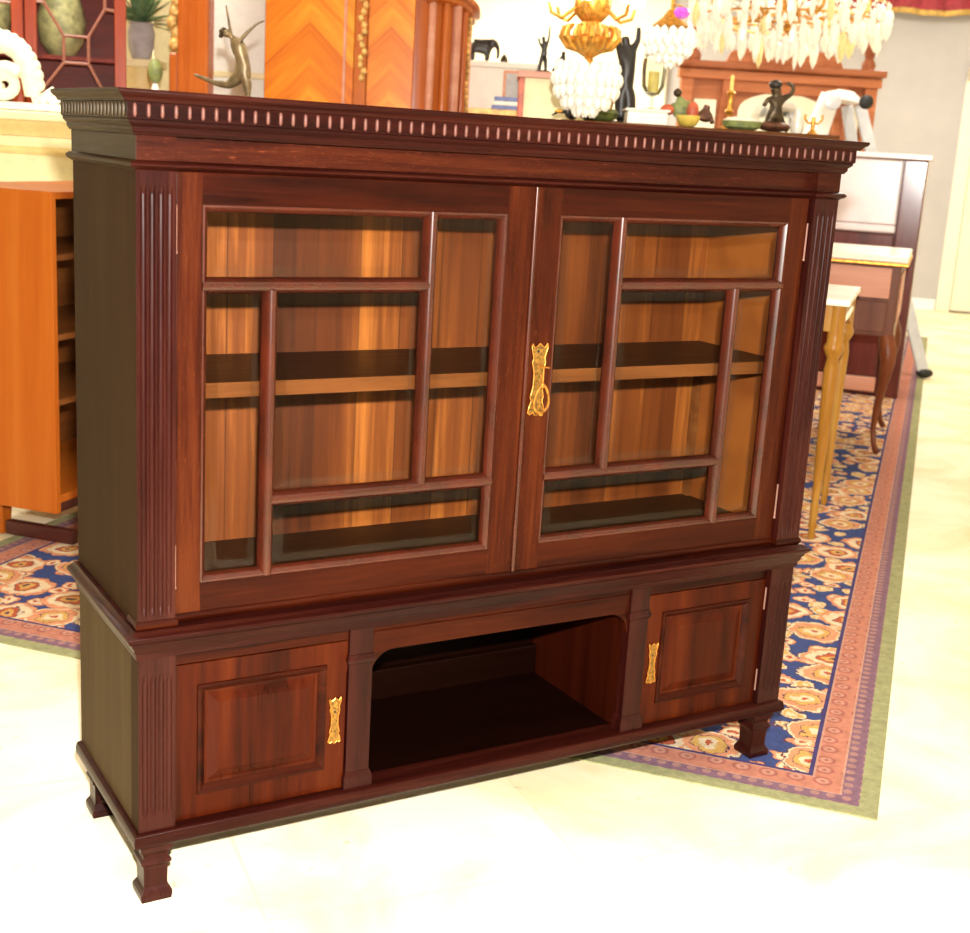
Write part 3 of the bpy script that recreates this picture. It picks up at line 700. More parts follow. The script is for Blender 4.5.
# base moulding and feet
base = [(-.05, .1395), (.0025, .1395), (.0065, .137), (.0075, .133), (.0085, .128), (.0085, .119), (.005, .1135), (.002, .112), (-.05, .112)]
bs = MB().sweep(PATH, base).build('base_moulding', 'cornice', bc, True, .0004)
foot = [(.0285, .112), (.0285, .104), (.027, .097), (.0225, .089), (.0212, .085), (.0225, .081), (.0262, .0765), (.0265, .072), (.0225, .067), (.0212, .060), (.0205, .034), (.0212, .027), (.0245, .022), (.0275, .016), (.0278, .010), (.0262, .0036)]
for cx, cy in ((.035, .035), (W - .035, .035), (.035, D - .035), (W - .035, D - .035)):
    onrug = (cx > 1)
    pf = list(foot); pf[-1] = (.0262, .0036 if onrug else .0002)
    MB().loft_sq(pf, (cx, cy)).build('foot', 'pilaster', bc, False, .0012)

# ------------------------------------------------------------------ BACKGROUND
#BG#
# --- teak cupboard at the left: end panel towards us, open shelves facing right (room aligned)
oc = thing('open_cupboard', 'orange teak cupboard with open dark shelves, standing on the rug at far left', 'cupboard', (0.32, 1.986, 0), R_ROT)
zb, zt, dp, ln = .135, 1.106, .44, 1.0
MB().box(-dp, -.0, 0, .022, zb, zt).build('end_panel', 'orange', oc, bevel=.002)
MB().box(-dp, -.0, ln - .022, ln, zb, zt).build('end_panel', 'orange', oc, bevel=.002)
MB().box(-dp, -.002, .022, ln - .022, zt - .022, zt - .001).build('top_board', 'orange', oc, bevel=.002)
MB().box(-dp, -.002, .022, ln - .022, zb + .03, zb + .055).build('bottom_board', 'orange', oc, bevel=.002)
MB().box(-.02, -.006, .022, ln - .022, zb, zb + .03).build('bottom_rail', 'redrail', oc)
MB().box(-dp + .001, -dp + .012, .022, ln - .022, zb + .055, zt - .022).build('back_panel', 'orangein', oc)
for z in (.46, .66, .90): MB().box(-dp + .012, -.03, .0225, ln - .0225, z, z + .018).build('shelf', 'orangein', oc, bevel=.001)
for x, y in ((-.30, .12), (-.06, ln - .16), (-.36, ln - .16)):
    MB().loft_sq([(.020, .0045), (.026, zb)], (x, y)).build('leg', 'orange', oc, bevel=.002)
MB().box(-.274, -.02, .105, .135, .0045, .05).build('foot_rail', 'redrail', oc, bevel=.003)
# --- cream mantelpiece behind it, with a carved scroll on top
mp = thing('mantelpiece', 'cream painted mantelpiece with gold-toned moulding bands, behind the orange teak cupboard', 'mantelpiece', aisle(-2.05, 5.35), A_ROT)
mz = 1.335
MB().box(-.7, .68, -.06, .30, mz - .035, mz).build('mantel_shelf', 'cream', mp, bevel=.008)
mb = MB(); mb.prism([(-.05, mz - .036), (-.03, mz - .062), (-.01, mz - .075), (0, mz - .095), (.2, mz - .095), (.2, mz - .036)], 'x', -.68, .66); mb.build('cornice_moulding', 'creamband', mp, True)
MB().box(-.66, .64, .005, .28, .95, mz - .096).build('frieze_board', 'cream', mp, bevel=.003)
mb = MB(); mb.prism([(-.012, mz - .16), (-.018, mz - .15), (-.012, mz - .14), (.004, mz - .135), (.004, mz - .165)], 'x', -.66, .64); mb.build('band_moulding', 'creamband', mp, True)
for x in (-.66, .44): MB().box(x, x + .2, 0, .28, 0, .949).build('jamb', 'cream', mp, bevel=.004)
cs = thing('carved_scroll', 'white carved plaster scroll with leafy edge, lying on the cream mantelpiece', 'ornament', aisle(-1.83, 5.42, mz + .022), A_ROT)
mb = MB()
pts = [(-.29, 0, .12), (-.26, 0, .17), (-.21, 0, .215), (-.15, 0, .228), (-.095, 0, .205), (-.06, 0, .15), (-.045, 0, .09), (-.045, 0, .03)]
mb.tube(pts, [.03, .036, .038, .04, .042, .042, .04, .03], 12)
for i in range(10):
    t = i / 9; a = math.radians(100 - 95 * t); mb.ball((-.17 + .155 * math.cos(a), 0, .06 + .195 * math.sin(a)), .022, .03, .026, 8, 6)
mb.build('scroll_arm', 'whitecarve', cs, True)
mb = MB(); pts = []
for i in range(26):
    a = i / 25 * 2.2 * 2 * PI * .75; r = .075 * (1 - i / 32); pts.append((-.15 + r * math.cos(a + .6), -.02, .075 + r * .85 * math.sin(a + .6)))
mb.tube(pts, [.03 - .015 * i / 25 for i in range(26)], 10); mb.build('volute', 'whitecarve', cs, True)
mb = MB(); mb.box(-.32, .16, -.035, .045, -.0215, .006)
for x, h in ((-.01, .04), (.02, .062), (.055, .04)): mb.tube([(x - .03, 0, .015), (x, 0, h * .7), (x + .018, 0, h + .01)], [.022, .018, .004], 8)
mb.build('leafy_base', 'whitecarve', cs, True)
# --- glazed china cabinet far left
DC_ROT = -math.radians(14)
DC = aisle(-1.80, 6.5) - Matrix.Rotation(DC_ROT, 3, 'Z') @ Vector((.623, 0, 0))
dc = thing('china_cabinet', 'red mahogany china cabinet with forked glazing bars on its doors, behind the white scroll', 'cabinet', DC, DC_ROT)
x0, x1, zz0, zz1 = -.62, .623, .12, 2.35
for x in (x0, x1 - .03): MB().box(x, x + .03, .03, .42, zz0, zz1).build('side_panel', 'redmahog', dc)
MB().box(x0 + .03, x1 - .03, .40, .42, zz0, zz1).build('back_panel', 'redmahogx', dc)
MB().box(x0 + .03, x1 - .03, .03, .40, zz0, zz0 + .03).build('cabinet_floor', 'redmahogx', dc)
MB().box(x0 - .03, x1 + .03, -.02, .44, zz1, zz1 + .08).build('cabinet_top', 'redmahog', dc, bevel=.01)
for z in (1.12, 1.585, 2.05): MB().box(x0 + .031, x1 - .031, .06, .395, z, z + .018).build('shelf', 'redmahogx', dc)
for x, y in ((x0 + .03, .05), (x1 - .03, .05), (x0 + .03, .39), (x1 - .03, .39)): MB().loft_sq([(.022, .0), (.03, zz0)], (x, y)).build('leg', 'redmahog', dc)
def astragal(door, a, b, cut=False):
    c = (a + b) / 2; zc = 1.60
    mm = MB(); w = .008
    def bar(p, q): mm.tube([(p[0], .008, p[1]), (q[0], .008, q[1])], w, 6)
    hw = (b - a) / 2
    ju, jl = zc + .09, zc - .03
    k = .055
    bar((c - k, jl), (c - k, ju)); bar((c + k, jl), (c + k, ju)); bar((c - k, ju), (c + k, ju)); bar((c - k, jl), (c + k, jl))
    bar((c - k, ju), (c - .14, ju + .14)); bar((c + k, ju), (c + .13, ju + .13)); bar((c + .13, ju + .13), (b, ju + .125)); bar((c - .14, ju + .14), (a, ju + .14))
    bar((c + .13, ju + .13), (c + .13, 2.2)); bar((c - .14, ju + .14), (c - .14, 2.2))
    bar((c - k, jl), (c - .145, jl - .12)); bar((c + k, jl), (c + .13, jl - .14)); bar((c - .145, jl - .12), (c - .145, 1.2)); bar((c + .13, jl - .14), (b, jl - .145)); bar((c - .145, jl - .12), (a, jl - .115))
    return mm.build('glazing_bars', 'muntin', door, True)
for a, b in ((x0 + .002, .165), (.172, x1 - .002)):
    fm = MB(); st = .052
    d = frame(a, b, a + st, b - st, -.0, .026, .14, zz1 - .01, .22, zz1 - .1, 'redmahog', 'redmahog', 'glazed_door', dc, .003)
    astragal(d, a + st, b - st)
    MB().box(a + st, b - st, .014, .017, .22, zz1 - .1).build('glass_pane', 'glass', d)
    MB().ball((b - .025 if a < 0 else a + .025, -.008, 1.62), .008, seg=8, rings=5).build('door_knob', 'hole', d, True)
def vase(name, label, cat, prof, loc, mat, group=None, seg=18):
    o = MB().lathe(prof, seg=seg).build(name, mat, None, True); o.location = loc
    return tag(o, label, cat, group)
def inside(x, y, z): return DC + Matrix.Rotation(DC_ROT, 3, 'Z') @ Vector((x, y, z))
vase('vase', 'pale green vase shape added for a glass reflection, china cabinet upper shelf', 'vase', [(.06, 0), (.10, .06), (.115, .16), (.09, .26), (.055, .32), (.07, .36)], inside(.33, .24, 1.6035), 'sage')  # vase shape added for the pale reflection in the cabinet glass
vase('bowl', 'beige domed bowl low in the china cabinet, behind the right glazing fork', 'bowl', [(.055, 0), (.05, .05), (.036, .08), (.012, .095)], inside(.505, .10, 1.1385 + .0), 'vasebeige')
vase('vase', 'tall dull green vase behind the left door of the china cabinet', 'vase', [(.07, 0), (.12, .1), (.13, .22), (.08, .34), (.06, .4)], inside(-.02, .22, 1.6035), 'sage')
vase('bowl', 'dull beige bowl on the middle shelf of the china cabinet', 'bowl', [(.05, 0), (.09, .05), (.10, .11), (.085, .16)], inside(.345, .2, 1.1385), 'vasebeige')
# --- cream screen, plant and carved post
sc = thing('folding_screen', 'cream yellow folding screen behind the grey plant pot', 'screen', aisle(-1.90, 7.55), A_ROT)
for i in range(2):
    x = -.36 + i * .32; a = .05 * (1 if i % 2 else -1)
    p = MB().box(0, .315, -.012, .012, .02, 2.3).build('screen_panel', 'cream', sc, bevel=.004); p.location = (x, 0, 0); p.rotation_euler.z = a
st = thing('plant_stand', 'cream pedestal stand carrying the grey plant pot', 'stand', aisle(-1.93, 7.25), A_ROT)
MB().box(-.11, .11, -.11, .11, 1.60, 1.64).build('top', 'cream', st, bevel=.006)
MB().lathe([(.05, .06), (.055, .3), (.045, .8), (.06, 1.4), (.08, 1.6)]).build('column', 'creamband', st, True)
MB().box(-.13, .13, -.13, .13, 0, .06).build('base', 'cream', st, bevel=.006)
pt = thing('potted_plant', 'leafy green plant in a grey stone pot on the cream pedestal stand', 'plant', aisle(-1.93, 7.25, 1.6402), A_ROT)
MB().lathe([(.045, 0), (.065, .06), (.07, .13), (.06, .17), (.068, .18)]).build('pot', 'greypot', pt, True)
mb = MB(); rr = random.Random(3)
for i in range(70):
    a = rr.uniform(0, 2 * PI); e = rr.uniform(-.1, 1.3); L = rr.uniform(.10, .24)
    d = Vector((math.cos(a) * math.cos(e), math.sin(a) * math.cos(e), math.sin(e))); p = Vector((0, 0, .18)); q = p + d * L; n = d.cross(Vector((0, 0, 1))).normalized() * .022
    mb.add([p, p + d * L * .5 + n, q, p + d * L * .5 - n + Vector((0, 0, .01))], [(0, 1, 2, 3)])
fo = mb.build('foliage', 'leaf', pt)
tp = thing('finial_ornament', 'small dark green finial on a white foot, left of the carved orange post', 'ornament', aisle(-1.60, 6.25, 1.4), A_ROT)
MB().lathe([(.05, 0), (.05, .03), (.02, .05), (.012, .09)]).build('foot', 'white', tp, True)
MB().ball((0, 0, .145), .034, .034, .055).build('bud', 'green', tp, True)
pd = thing('pedestal', 'white plinth under the dark green finial', 'pedestal', aisle(-1.60, 6.25), A_ROT)
MB().box(-.12, .12, -.12, .12, 0, .08).build('base', 'white', pd, bevel=.006); MB().lathe([(.085, .08), (.075, .2), (.075, 1.3), (.09, 1.36)]).build('shaft', 'white', pd, True); MB().box(-.11, .11, -.11, .11, 1.36, 1.3995).build('cap', 'white', pd, bevel=.005)
po = thing('carved_post', 'orange wooden post with carved gilded side, left of the bronze dancer', 'post', aisle(-1.565, 6.75), A_ROT)
MB().box(-.04, .11, -.07, .07, .12, 2.4).build('shaft', 'armoire', po, bevel=.012)
MB().box(-.10, .15, -.12, .12, 0, .12).build('base', 'armoire', po, bevel=.008)
MB().box(-.085, -.042, -.05, .05, .12, 1.66).build('side_strip', 'armoire', po, bevel=.01)
mb = MB()
for i in range(9): mb.ball((-.063 + .012 * math.sin(i * 2.1), -.02, 1.70 + i * .05), .03, .03, .036, 8, 6)
mb.build('carving', 'tan', po, True)
wc = thing('square_column', 'white square column with a narrow ledge, behind the bronze dancer', 'column', aisle(-1.32, 7.25), A_ROT)
MB().box(-.26, .30, 0, .3, 0, 2.6).build('shaft', 'white', wc, bevel=.004)
MB().box(.10, .24, -.05, -.001, 0, 2.6).build('pilaster_strip', 'alum', wc, bevel=.006)
MB().box(-.28, .32, -.085, -.0005 - .05, 1.575, 1.605).build('ledge', 'cream', wc, bevel=.006)
# --- bronze dancer on a pedestal
pz = 1.395
pd = thing('pedestal', 'dark slim pedestal under the bronze dancer, behind the bookcase', 'pedestal', aisle(-.86, 4.5), A_ROT)
MB().box(-.12, .12, -.12, .12, 0, .06).build('base', 'ebony', pd, bevel=.004); MB().lathe([(.08, .06), (.06, .2), (.06, 1.25), (.085, 1.34)]).build('shaft', 'ebony', pd, True); MB().box(-.10, .10, -.10, .10, 1.34, pz - .0005).build('cap', 'ebony', pd, bevel=.004)
dn = thing('dancer_statue', 'slender bronze statue of a dancer, arms flung up and one leg kicked back', 'statue', aisle(-.86, 4.5, pz + .0005), A_ROT)
J = [(.0, 0, .105, .019), (-.005, 0, .135, .0155), (-.020, 0, .168, .021), (-.034, 0, .192, .011), (-.042, -.002, .203, .0065), (-.056, -.006, .212, .011), (-.068, -.008, .218, .012),
     (-.046, .014, .196, .007), (-.054, .016, .235, .0045), (-.061, .016, .272, .0035), (-.067, .016, .302, .0025),
     (-.014, -.012, .193, .0075), (.012, -.014, .223, .0055), (.040, -.014, .248, .004), (.064, -.014, .258, .0025),
     (.006, .0, .075, .015), (.010, 0, .042, .010), (.012, 0, .018, .0075), (.004, -.012, .010, .006),
     (-.020, .008, .078, .017), (-.055, .012, .052, .011), (-.10, .012, .056, .0085), (-.145, .012, .072, .006), (-.169, .012, .079, .0045)]
Ed = [(0, 1), (1, 2), (2, 3), (3, 4), (4, 5), (5, 6), (3, 7), (7, 8), (8, 9), (9, 10), (3, 11), (11, 12), (12, 13), (13, 14), (0, 15), (15, 16), (16, 17), (17, 18), (0, 19), (19, 20), (20, 21), (21, 22), (22, 23)]
J = [(a, b, c, r * (1.4 if r > .0085 else 1.05)) for a, b, c, r in J]
skin_mesh('figure', J, Ed, 'bronzeolive', dn)
MB().ball((-.070, .0, .217), .0155, .015, .015, 10, 7).ball((-.079, .0, .205), .008, .008, .008, 8, 6).build('hair', 'bronze', dn, True)
MB().lathe([(.045, 0), (.045, .008), (.035, .012)]).build('base', 'bronze', dn, True)
# --- armoire with chevron veneer doors
ar = thing('armoire', 'large orange armoire with chevron veneered doors and curved moulded cornice', 'armoire', aisle(-.72, 7.0), A_ROT)
# local x: -.517 .. .50 ; rounded right corner
def front_curve(x): # gently bowed front
    return -.06 * (1 - (x / .55) ** 2)
prof = []
for i in range(7): x = -.52 + (.72) * i / 6; prof.append((x, front_curve(x) * 0 + .0))
MB().box(-.52, .24, .012, .5, .12, 2.06).build('carcass', 'armoire', ar)
mb = MB(); pts = [(.24, .012)]
for i in range(9):
    a = PI / 2 * i / 8; pts.append((.24 + .255 * math.sin(a), .012 + .27 - .27 * math.cos(a)))
pts += [(.495, .5), (.24, .5)]
mb.prism(pts, 'z', .12, 2.02); mb.build('rounded_corner', 'armoire', ar, True)
for a, b, zc in ((-.515, -.065, 2.05), (.003, .235, 2.03)):
    c = (a + b) / 2
    d = MB().box(a - c, b - c, -.012, .010, .18, zc).build('door', 'chevron', ar, bevel=.003); d.location.x = c
    if a < 0: MB().box(b - .055 - c, b - .04 - c, -.016, -.012, .18, zc).build('edge_bead', 'pinkpanel', d, bevel=.002)
MB().box(-.062, .0, -.022, .012, .14, 2.06).build('centre_stile', 'armoire', ar, bevel=.006)
mb = MB(); rr = random.Random(5)
for i in range(14): mb.ball((-.022 + .012 * math.sin(i * 1.9), -.024, 1.60 + i * .032), .016, .012, .02, 8, 6)
mb.build('gilt_mount', 'tan', ar, True)
for k in range(5):
    a = math.radians(18 + k * 16); x = .24 + .262 * math.sin(a); y = .282 - .277 * math.cos(a)
    MB().tube([(x, y, .16), (x, y, 2.0)], .019 if k != 2 else .026, 10).build('corner_column', 'armoire' if k % 2 else 'pinkpanel', ar, True)
mb = MB(); rr = random.Random(6)
for i in range(16): mb.ball((.503 + .004 * math.sin(i), .22, 1.45 + i * .032), .012, .014, .018, 8, 6)
mb.build('gilt_mount', 'tan', ar, True)
# arched cornice following the rounded corner
mb = MB(); pf = [(-.02, 0), (.01, .0), (.03, .012), (.035, .03), (.055, .04), (.06, .058), (.045, .07), (-.02, .07)]
path = []
for i in range(15): x = -.52 + .76 * i / 14; path.append((x, .0, 2.075 + .10 * math.cos((x + .25) * 1.9) - .085))
for i in range(1, 9):
    a = PI / 2 * i / 8; path.append((.24 + .255 * math.sin(a), .27 - .27 * math.cos(a), 2.055 - .085 + .03 * math.sin(a * 2) - .058 * i / 8 + .01))
path.append((.495, .5, path[-1][2]))
n = len(path); vs = []; fs = []
for i in range(n):
    p, q = path[max(i - 1, 0)], path[min(i + 1, n - 1)]; t = Vector((q[0] - p[0], q[1] - p[1])).normalized(); nn = Vector((t.y, -t.x))
    for o, z in pf: vs.append((path[i][0] + nn.x * o, path[i][1] + nn.y * o, path[i][2] + z))
m = len(pf)
for i in range(n - 1):
    for j in range(m): fs.append((i * m + j, i * m + (j + 1) % m, i * m + m + (j + 1) % m, i * m + m + j))
fs.append(tuple(range(m))); fs.append(tuple((n - 1) * m + j for j in range(m)))
mb.add(vs, fs); mb.build('cornice', 'armoire', ar, True)
for x, y in ((-.47, .06), (.25, .06), (-.47, .45), (.44, .45)): MB().lathe([(.03, 0), (.045, .05), (.04, .12)], (x, y, 0)).build('foot', 'armoire', ar, True)
# --- white vitrine with things on and in front of it
vt = thing('white_cabinet', 'white cabinet right of the armoire with the dark elephant on top', 'cabinet', aisle(-.06, 7.6), A_ROT)
VZ = 1.3086 + .387 * 7.6 / 6.6
MB().box(-.26, .22, 0, .40, .08, VZ - .03).build('body', 'white', vt, bevel=.005)
MB().box(-.28, .24, -.02, .42, VZ - .03, VZ).build('top', 'white', vt, bevel=.004)
MB().box(-.25, .21, .02, .38, 0, .08).build('plinth', 'white', vt)
el = thing('elephant_sculpture', 'small dark elephant sculpture standing on the white cabinet', 'sculpture', aisle(-.165, 7.7, VZ), A_ROT)
J = [(0, 0, .085, .036), (-.035, 0, .085, .034), (.035, 0, .088, .034), (.06, 0, .10, .028), (.082, 0, .105, .024), (.098, 0, .08, .012), (.102, 0, .045, .009), (.098, 0, .02, .007),
     (-.042, .02, .045, .015), (-.042, .02, .006, .014), (-.042, -.02, .045, .015), (-.042, -.02, .006, .014), (.04, .02, .045, .015), (.04, .02, .006, .014), (.04, -.02, .045, .015), (.04, -.02, .006, .014), (-.066, 0, .075, .005), (-.07, 0, .04, .004)]
Ed = [(0, 1), (0, 2), (2, 3), (3, 4), (4, 5), (5, 6), (6, 7), (1, 8), (8, 9), (1, 10), (10, 11), (2, 12), (12, 13), (2, 14), (14, 15), (1, 16), (16, 17)]
skin_mesh('body', J, Ed, 'ebony', el)
for s in (-1, 1): MB().ball((.066, s * .028, .10), .018, .005, .024, 10, 7).build('ear', 'ebony', el, True)
tag(MB().lathe([(.02, 0), (.022, .02), (.012, .04), (.004, .05)]).build('small_ornament', 'bronze', None, True, 0, aisle(-.03, 7.72, VZ)), 'tiny dark ornament right of the elephant on the white cabinet', 'ornament')
# display table (holds the small wares between the white cabinet and the panelled chest)
tb = thing('side_table', 'low tan side table top edge in front of the white cabinet', 'table', aisle(.0, 6.88), A_ROT)
TZ = 1.482
MB().box(-.19, .10, -.12, .2, TZ - .03, TZ).build('top', 'tan', tb, bevel=.004)
for x, y in ((-.165, -.095), (.075, -.095), (-.165, .17), (.075, .17)): MB().loft_sq([(.014, 0), (.02, TZ - .03)], (x, y)).build('leg', 'tan', tb)
for i, (w2, mt, lb) in enumerate(((.09, 'blue', 'pale blue book lying flat at the bottom of the small stack'), (.083, 'paper', 'white book lying flat between two pale blue books'), (.078, 'blue', 'pale blue book lying flat on top of the small stack'))):
    o = MB().box(-w2, w2 * .8, -.05, .05, 0, .02).build('book', mt, None, False, .002, aisle(.015, 6.86, TZ + .0206 * i + .0004), A_ROT); tag(o, lb, 'book', 'flat books by the white cabinet')
ph = thing('photo_frame', 'pale pink picture in a stand, leaning behind the flat books', 'picture', aisle(.045, 6.98, TZ), A_ROT)
MB().prism([(.0, 0), (.012, 0), (.05, .20), (.038, .20)], 'x', -.07, .07).build('frame', 'pinkpanel', ph, bevel=.002)
MB().prism([(-.0015, .012), (.002, .012), (.036, .185), (.0325, .185)], 'x', -.055, .055).build('picture', 'greypot', ph)
# cream panelled chest with wooden edges, bronze pair on top
ch = thing('panelled_chest', 'upright chest with pale cream front and orange wooden edging, below the bronze figurines', 'chest', aisle(.25, 6.2), A_ROT)
CZ = 1.3086 + .322 * 6.2 / 6
MB().box(-.175, .16, .01, .3, .06, CZ - .03).build('front_panel', 'cream', ch)
MB().box(-.20, -.175, -.005, .3, 0, CZ - .03).build('side_post', 'redorange', ch, bevel=.003)
MB().box(.16, .185, -.005, .3, 0, CZ - .03).build('side_post', 'redorange', ch, bevel=.003)
MB().box(-.21, .195, -.02, .31, CZ - .03, CZ).build('top', 'pinkpanel', ch, bevel=.004)
bf = thing('bronze_figurine', 'dark bronze figurine raising a thin staff, on top of the cream-fronted chest', 'figurine', aisle(.155, 6.28, CZ), A_ROT)
J = [(0, 0, .085, .013), (.0, 0, .115, .014), (-.006, 0, .14, .008), (-.008, 0, .158, .011), (.008, .0, .05, .010), (.012, 0, .008, .008), (-.012, 0, .05, .010), (-.02, 0, .008, .008), (-.02, 0, .12, .006), (-.03, 0, .15, .005), (.016, 0, .14, .006), (.018, 0, .175, .004), (.020, 0, .205, .003)]
skin_mesh('figure', J, [(0, 1), (1, 2), (2, 3), (0, 4), (4, 5), (0, 6), (6, 7), (1, 8), (8, 9), (1, 10), (10, 11), (11, 12)], 'ebony', bf)
MB().lathe([(.035, 0), (.03, .01)]).build('base', 'ebony', bf, True)
bf = thing('bronze_figurine', 'dark seated bronze figurine, on the right end of the cream-fronted chest', 'figurine', aisle(.245, 6.34, CZ), A_ROT)
J = [(0, 0, .03, .022), (.002, 0, .06, .016), (.0, 0, .083, .008), (0, 0, .102, .011), (-.03, 0, .03, .012), (-.045, 0, .008, .009), (.028, 0, .025, .011), (.035, 0, .006, .008), (-.02, 0, .06, .007), (-.035, 0, .045, .006)]
skin_mesh('figure', J, [(0, 1), (1, 2), (2, 3), (0, 4), (4, 5), (0, 6), (6, 7), (1, 8), (8, 9)], 'ebony', bf)
MB().lathe([(.04, 0), (.036, .008)]).build('base', 'ebony', bf, True)
# --- hidden counter carrying the wares seen over the bookcase top
KZ = 1.425
kt = thing('display_counter', 'long plain display counter behind the bookcase carrying statues and china', 'counter', aisle(.3, 5.45), A_ROT)
MB().box(-.08, 1.03, 0, .58, KZ - .03, KZ).build('top', 'shelfw', kt, bevel=.004)
MB().box(.02, 1.01, .02, .56, .06, KZ - .03).build('body', 'shelfw', kt)
MB().box(.04, .99, .05, .54, 0, .06).build('plinth', 'dark', kt)
st = thing('standing_statue', 'tall dark bronze standing statue with raised arms, behind the glass goblet', 'statue', aisle(.50, 5.85, KZ), A_ROT)
J = [(.0, 0, .19, .036), (.0, 0, .25, .036), (-.012, 0, .30, .032), (-.016, 0, .325, .014), (-.018, 0, .345, .02), (-.02, 0, .36, .018), (.014, 0, .12, .034), (.02, 0, .05, .032), (.02, 0, .01, .03), (-.016, 0, .12, .034), (-.012, 0, .05, .03), (-.012, 0, .01, .03), (-.04, 0, .30, .018), (-.05, 0, .345, .013), (-.046, 0, .385, .010), (.02, 0, .31, .016), (.036, 0, .35, .012), (.034, 0, .40, .009)]
skin_mesh('figure', J, [(0, 1), (1, 2), (2, 3), (3, 4), (4, 5), (0, 6), (6, 7), (7, 8), (0, 9), (9, 10), (10, 11), (2, 12), (12, 13), (13, 14), (2, 15), (15, 16), (16, 17)], 'ebony', st)
MB().lathe([(.07, 0), (.065, .014)]).build('base', 'ebony', st, True)
gb = thing('glass_goblet', 'tall clear glass goblet standing on the white jardiniere', 'candle holder', aisle(.59, 5.62, KZ + .0604), A_ROT)
MB().lathe([(.03, 0), (.028, .004), (.006, .01), (.0055, .05), (.03, .062), (.046, .09), (.05, .16), (.047, .2), (.0455, .2), (.048, .16), (.044, .092), (.028, .066), (.004, .058)]).build('glass', 'blown', gb, True)
tag(MB().lathe([(.022, 0), (.022, .082)]).build('candle', 'candle', None, True, 0, aisle(.59, 5.62, KZ + .0604 + .0685)), 'thick yellow candle inside the tall glass goblet', 'candle')
MB().ball((-.035, -.0, .217), .0135).build('bead', 'crystal', gb, True)
jd = thing('jardiniere', 'white ceramic oblong jardiniere with moulded rim, right of the moss green bowl', 'planter', aisle(.568, 5.58, KZ), A_ROT)
MB().prism([(-.083, .0), (.083, .0), (.08, .05), (-.08, .05)], 'y', -.06, .09).build('body', 'ceramic', jd, bevel=.004)
MB().box(-.09, .09, -.066, .096, .05, .06).build('rim', 'ceramic', jd, bevel=.003)
bw = MB().lathe([(.05, 0), (.075, .015), (.085, .035), (.07, .05), (.03, .055)]).build('mossy_bowl', 'darkgreen', None, True, 0, aisle(.372, 5.56, KZ)); tag(bw, 'moss green bowl left of the white jardiniere', 'bowl')
bo = thing('small_ornament', 'small black and gold crouching ornament left of the moss green bowl', 'ornament', aisle(.262, 5.50, KZ), A_ROT)
mb = MB(); mb.ball((0, 0, .022), .028, .022, .022); mb.ball((.012, 0, .05), .013, .012, .014); mb.tube([(-.02, 0, .03), (-.055, 0, .028), (-.08, 0, .012)], [.008, .006, .003], 8); mb.build('body', 'ebony', bo, True)
MB().ball((-.055, -.012, .03), .016, .01, .008, 8, 6).build('gilt_leaf', 'gilt', bo, True)
lf = thing('figural_lamp', 'gilded tan lady figure with a grey cone shade, left of the dark standing statue', 'lamp', aisle(.415, 5.75, KZ), A_ROT)
J = [(0, 0, .06, .028), (.006, 0, .11, .022), (.0, 0, .15, .024), (-.002, 0, .17, .010), (-.002, 0, .188, .015), (.0, 0, .01, .036), (.034, 0, .14, .009), (.05, 0, .11, .008), (-.03, 0, .15, .009), (-.04, 0, .19, .007)]
skin_mesh('figure', J, [(0, 1), (1, 2), (2, 3), (3, 4), (0, 5), (2, 6), (6, 7), (2, 8), (8, 9)], 'tan', lf)
MB().lathe([(.045, .19), (.02, .235), (.012, .24)], (-.035, 0, .0)).build('shade', 'greyshade', lf, True)
fg = thing('figurine_group', 'sage green and terracotta figurine group, right of the white jardiniere', 'figurine', aisle(.775, 5.76, KZ), A_ROT)
skin_mesh('figure', [(-.05, 0, .03, .034), (-.045, 0, .075, .034), (-.05, 0, .11, .02), (-.06, 0, .128, .012), (-.02, 0, .09, .015), (.02, 0, .10, .012), (-.075, 0, .09, .014), (-.10, 0, .075, .01)], [(0, 1), (1, 2), (2, 3), (1, 4), (4, 5), (1, 6), (6, 7)], 'green', fg)
MB().ball((-.066, -.004, .14), .018, .016, .018).build('head', 'bronze', fg, True)
MB().ball((.0, -.03, .068), .026, .018, .04).build('cloak', 'redorange', fg, True)
MB().ball((-.1, .0, .07), .035, .02, .022).build('cushion', 'redorange', fg, True)
skin_mesh('companion', [(.05, 0, .025, .03), (.055, 0, .06, .026), (.06, 0, .085, .012), (.064, 0, .10, .02), (.03, -.01, .06, .01), (.01, -.02, .05, .008), (.08, -.005, .05, .012), (.09, -.01, .02, .01)], [(0, 1), (1, 2), (2, 3), (1, 4), (4, 5), (1, 6), (6, 7)], 'bronzered', fg)
yb = MB(); a0 = []
yb.lathe([(.02, 0), (.036, .008), (.048, .03), (.05, .045), (.045, .045), (.04, .03), (.02, .012)]); yo = yb.build('small_bowl', 'yellowbowl', None, True, 0, aisle(.735, 5.56, KZ)); tag(yo, 'small yellow glazed bowl in front of the figurine group', 'bowl')
cn = thing('candlestick', 'slim gilded candlestick between the figurine group and the bronze cherub', 'candlestick', aisle(.925, 5.72, KZ), A_ROT)
MB().lathe([(.038, 0), (.036, .01), (.012, .025), (.01, .06), (.02, .075), (.009, .09), (.012, .14), (.02, .15), (.01, .16)]).build('stem', 'gilt', cn, True)
tag(MB().lathe([(.008, 0), (.008, .055), (.002, .062)]).build('candle', 'candle', None, True, 0, aisle(.925, 5.72, KZ + .1605)), 'thin yellow candle in the slim gilded candlestick', 'candle')
ty = thing('tureen', 'low sage green tureen at the feet of the bronze cherub', 'tureen', aisle(.955, 5.56, KZ), A_ROT)
MB().lathe([(.05, 0), (.075, .012), (.082, .034), (.078, .036)], sx=1.0, sy=.7).build('bowl', 'green', ty, True)
MB().lathe([(.079, .0365), (.06, .048), (.02, .054)], sx=1.0, sy=.7).build('lid', 'ceramic', ty, True)
